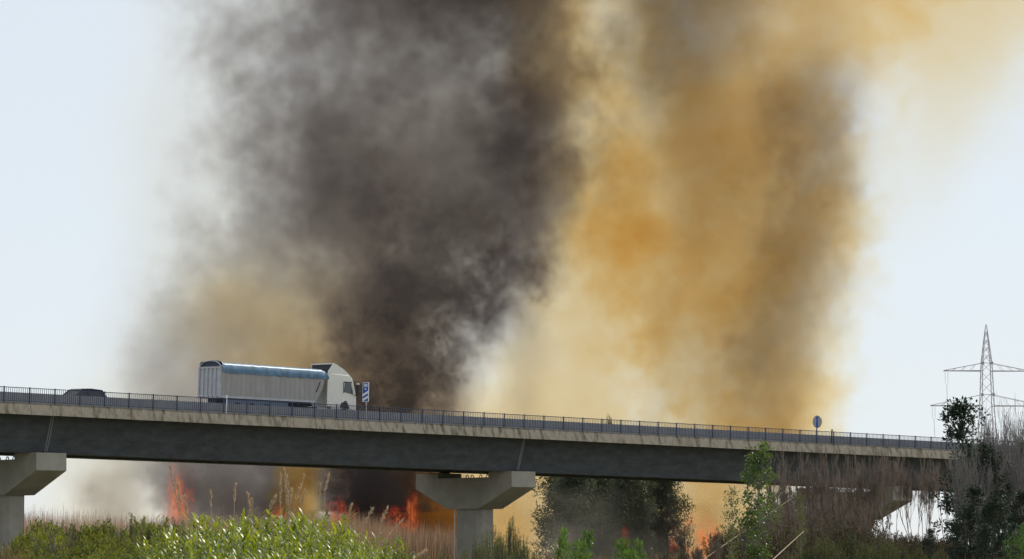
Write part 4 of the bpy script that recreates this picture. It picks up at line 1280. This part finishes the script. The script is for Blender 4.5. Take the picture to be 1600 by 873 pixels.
    y.plume([(-500, 600, 320, .5), (0, 600, 320, .2), (300, 560, 330, .5), (450, 520, 300, .9), (560, 510, 280, 1.15), (640, 510, 270, 1.2), (760, 580, 150, 1.6), (870, 570, 150, 1.8)], 378, 'smooth', .18, 1.5, k=1)
    y.plume([(-500, 1560, 320, 1.0), (0, 1540, 230, .8), (120, 1500, 180, .55), (230, 1480, 150, .28), (330, 1470, 120, .08), (420, 1470, 100, 0)], 360, 'smooth', .2, 1.4, k=2)
    y.plume([(-500, 280, 200, .12), (0, 320, 190, .14), (400, 270, 190, .16), (640, 200, 200, .25), (760, 120, 150, .35), (870, 120, 160, .35)], 366, 'smooth', .25, 1.0, k=0)
    y.plume([(640, 505, 34, 0), (690, 505, 34, 1.0), (720, 505, 34, 1.6), (800, 490, 30, 1.9), (870, 485, 40, 2.0)], 322, 'med', .25, 1.8, ymax=5)
    y.plume([(670, 690, 40, 0), (760, 690, 50, 1.8), (870, 690, 60, 2.6)], 338, 'med', .15, 2.0)
    ob = volume('tan_smoke', np.maximum(y.d, 0), y.lo, y.hi, smoke_mat('tan_smoke', (.05, .31, .88), (.21, .18, .115)))
    tag(ob, 'backlit yellow brown smoke column beside the dark one', 'smoke', kind='stuff')
    # ---- thin smoke drifting out under the bridge before the conifers
    l4 = (1.5, 272.0, 1.7); h4 = (18.5, 281.5, 8.2)
    n4 = grf((70, 30, 30), 3.4, 91, (1, 1.4, 1.2))
    zz = np.linspace(1, 0, 30)[None, None, :]; xx = np.linspace(-1, 1, 70)[:, None, None]; yy = np.linspace(-1, 1, 30)[None, :, None]
    dn = np.clip(.55 + .35 * n4 - .3 * (1 - zz) * 0, 0, 2) * np.clip((1 - np.abs(xx)) * 3, 0, 1) * np.clip((1 - np.abs(yy)) * 2, 0, 1) * np.clip(zz * 2.2, 0, 1) * .075
    ob = volume('drifting_smoke', dn, l4, h4, smoke_mat('thin_smoke', (.1, .2, .4), (.8, .75, .66), .4))
    tag(ob, 'thin pale smoke drifting under the bridge before the conifers', 'smoke', kind='stuff')
    # ---- flames: (u, v foot, v top, width px, depth, label)
    fm = flame_mat()
    fl = [(274, 818, 706, 44, 312, 'tall thin red flame left of the green reeds'), (432, 806, 784, 28, 314, 'small red flame behind the plumed reed stalks'), (533, 818, 770, 40, 313, 'orange red flame above the dry reeds between stalks'),
          (622, 832, 786, 46, 312, 'wide red flame beside the middle pier'), (643, 826, 762, 28, 311, 'upright red flame tongue next to the middle pier'), (1092, 876, 790, 64, 283, 'large orange flame beside the dark conifers'), (975, 850, 818, 22, 283, 'faint red flame glowing among the dark conifers')]
    for k, (u, vf, vt_, w, D, lb) in enumerate(fl):
        px = D / F
        a, b_ = at(u, vf + 6, D), at(u, vt_, D)
        W, H = w * px, b_.z - a.z
        sh = (64, 20, 84)
        n1 = grf(sh, 2.7, 50 + k, (1, 1.5, 1.9))
        n2 = grf(sh, 3.4, 70 + k, (1, 1.5, 1.6))
        xx = np.linspace(-1, 1, sh[0])[:, None, None] * 1.5 + n2 * .35; yy = np.linspace(-1, 1, sh[1])[None, :, None] * 1.3; zz = np.linspace(0, 1, sh[2])[None, None, :]
        wd = np.interp(zz, [0, .25, .7, 1], [.95, 1.0, .75, .4])
        r = np.sqrt((xx / wd) ** 2 + (yy / wd) ** 2)
        edge_ = np.clip((1.5 - np.abs(np.linspace(-1, 1, sh[0])[:, None, None] * 1.5)) * 4, 0, 1)
        dn = np.clip((.95 - r + n1 * .6 - .45 * zz ** 2) * .8, 0, 1) ** 1.6 * np.clip((1 - zz) * 4, 0, 1) * np.clip(zz * 5, 0, 1) * edge_
        l3 = (a.x - W * .75, D - W * .4, a.z); h3 = (a.x + W * .75, D + W * .4, b_.z)
        ob = volume('flame', dn, l3, h3, fm)
        tag(ob, lb, 'flame', 'flames of the scrub fire', 'stuff')
    print('smoke', time.time() - t0)
smoke_all()
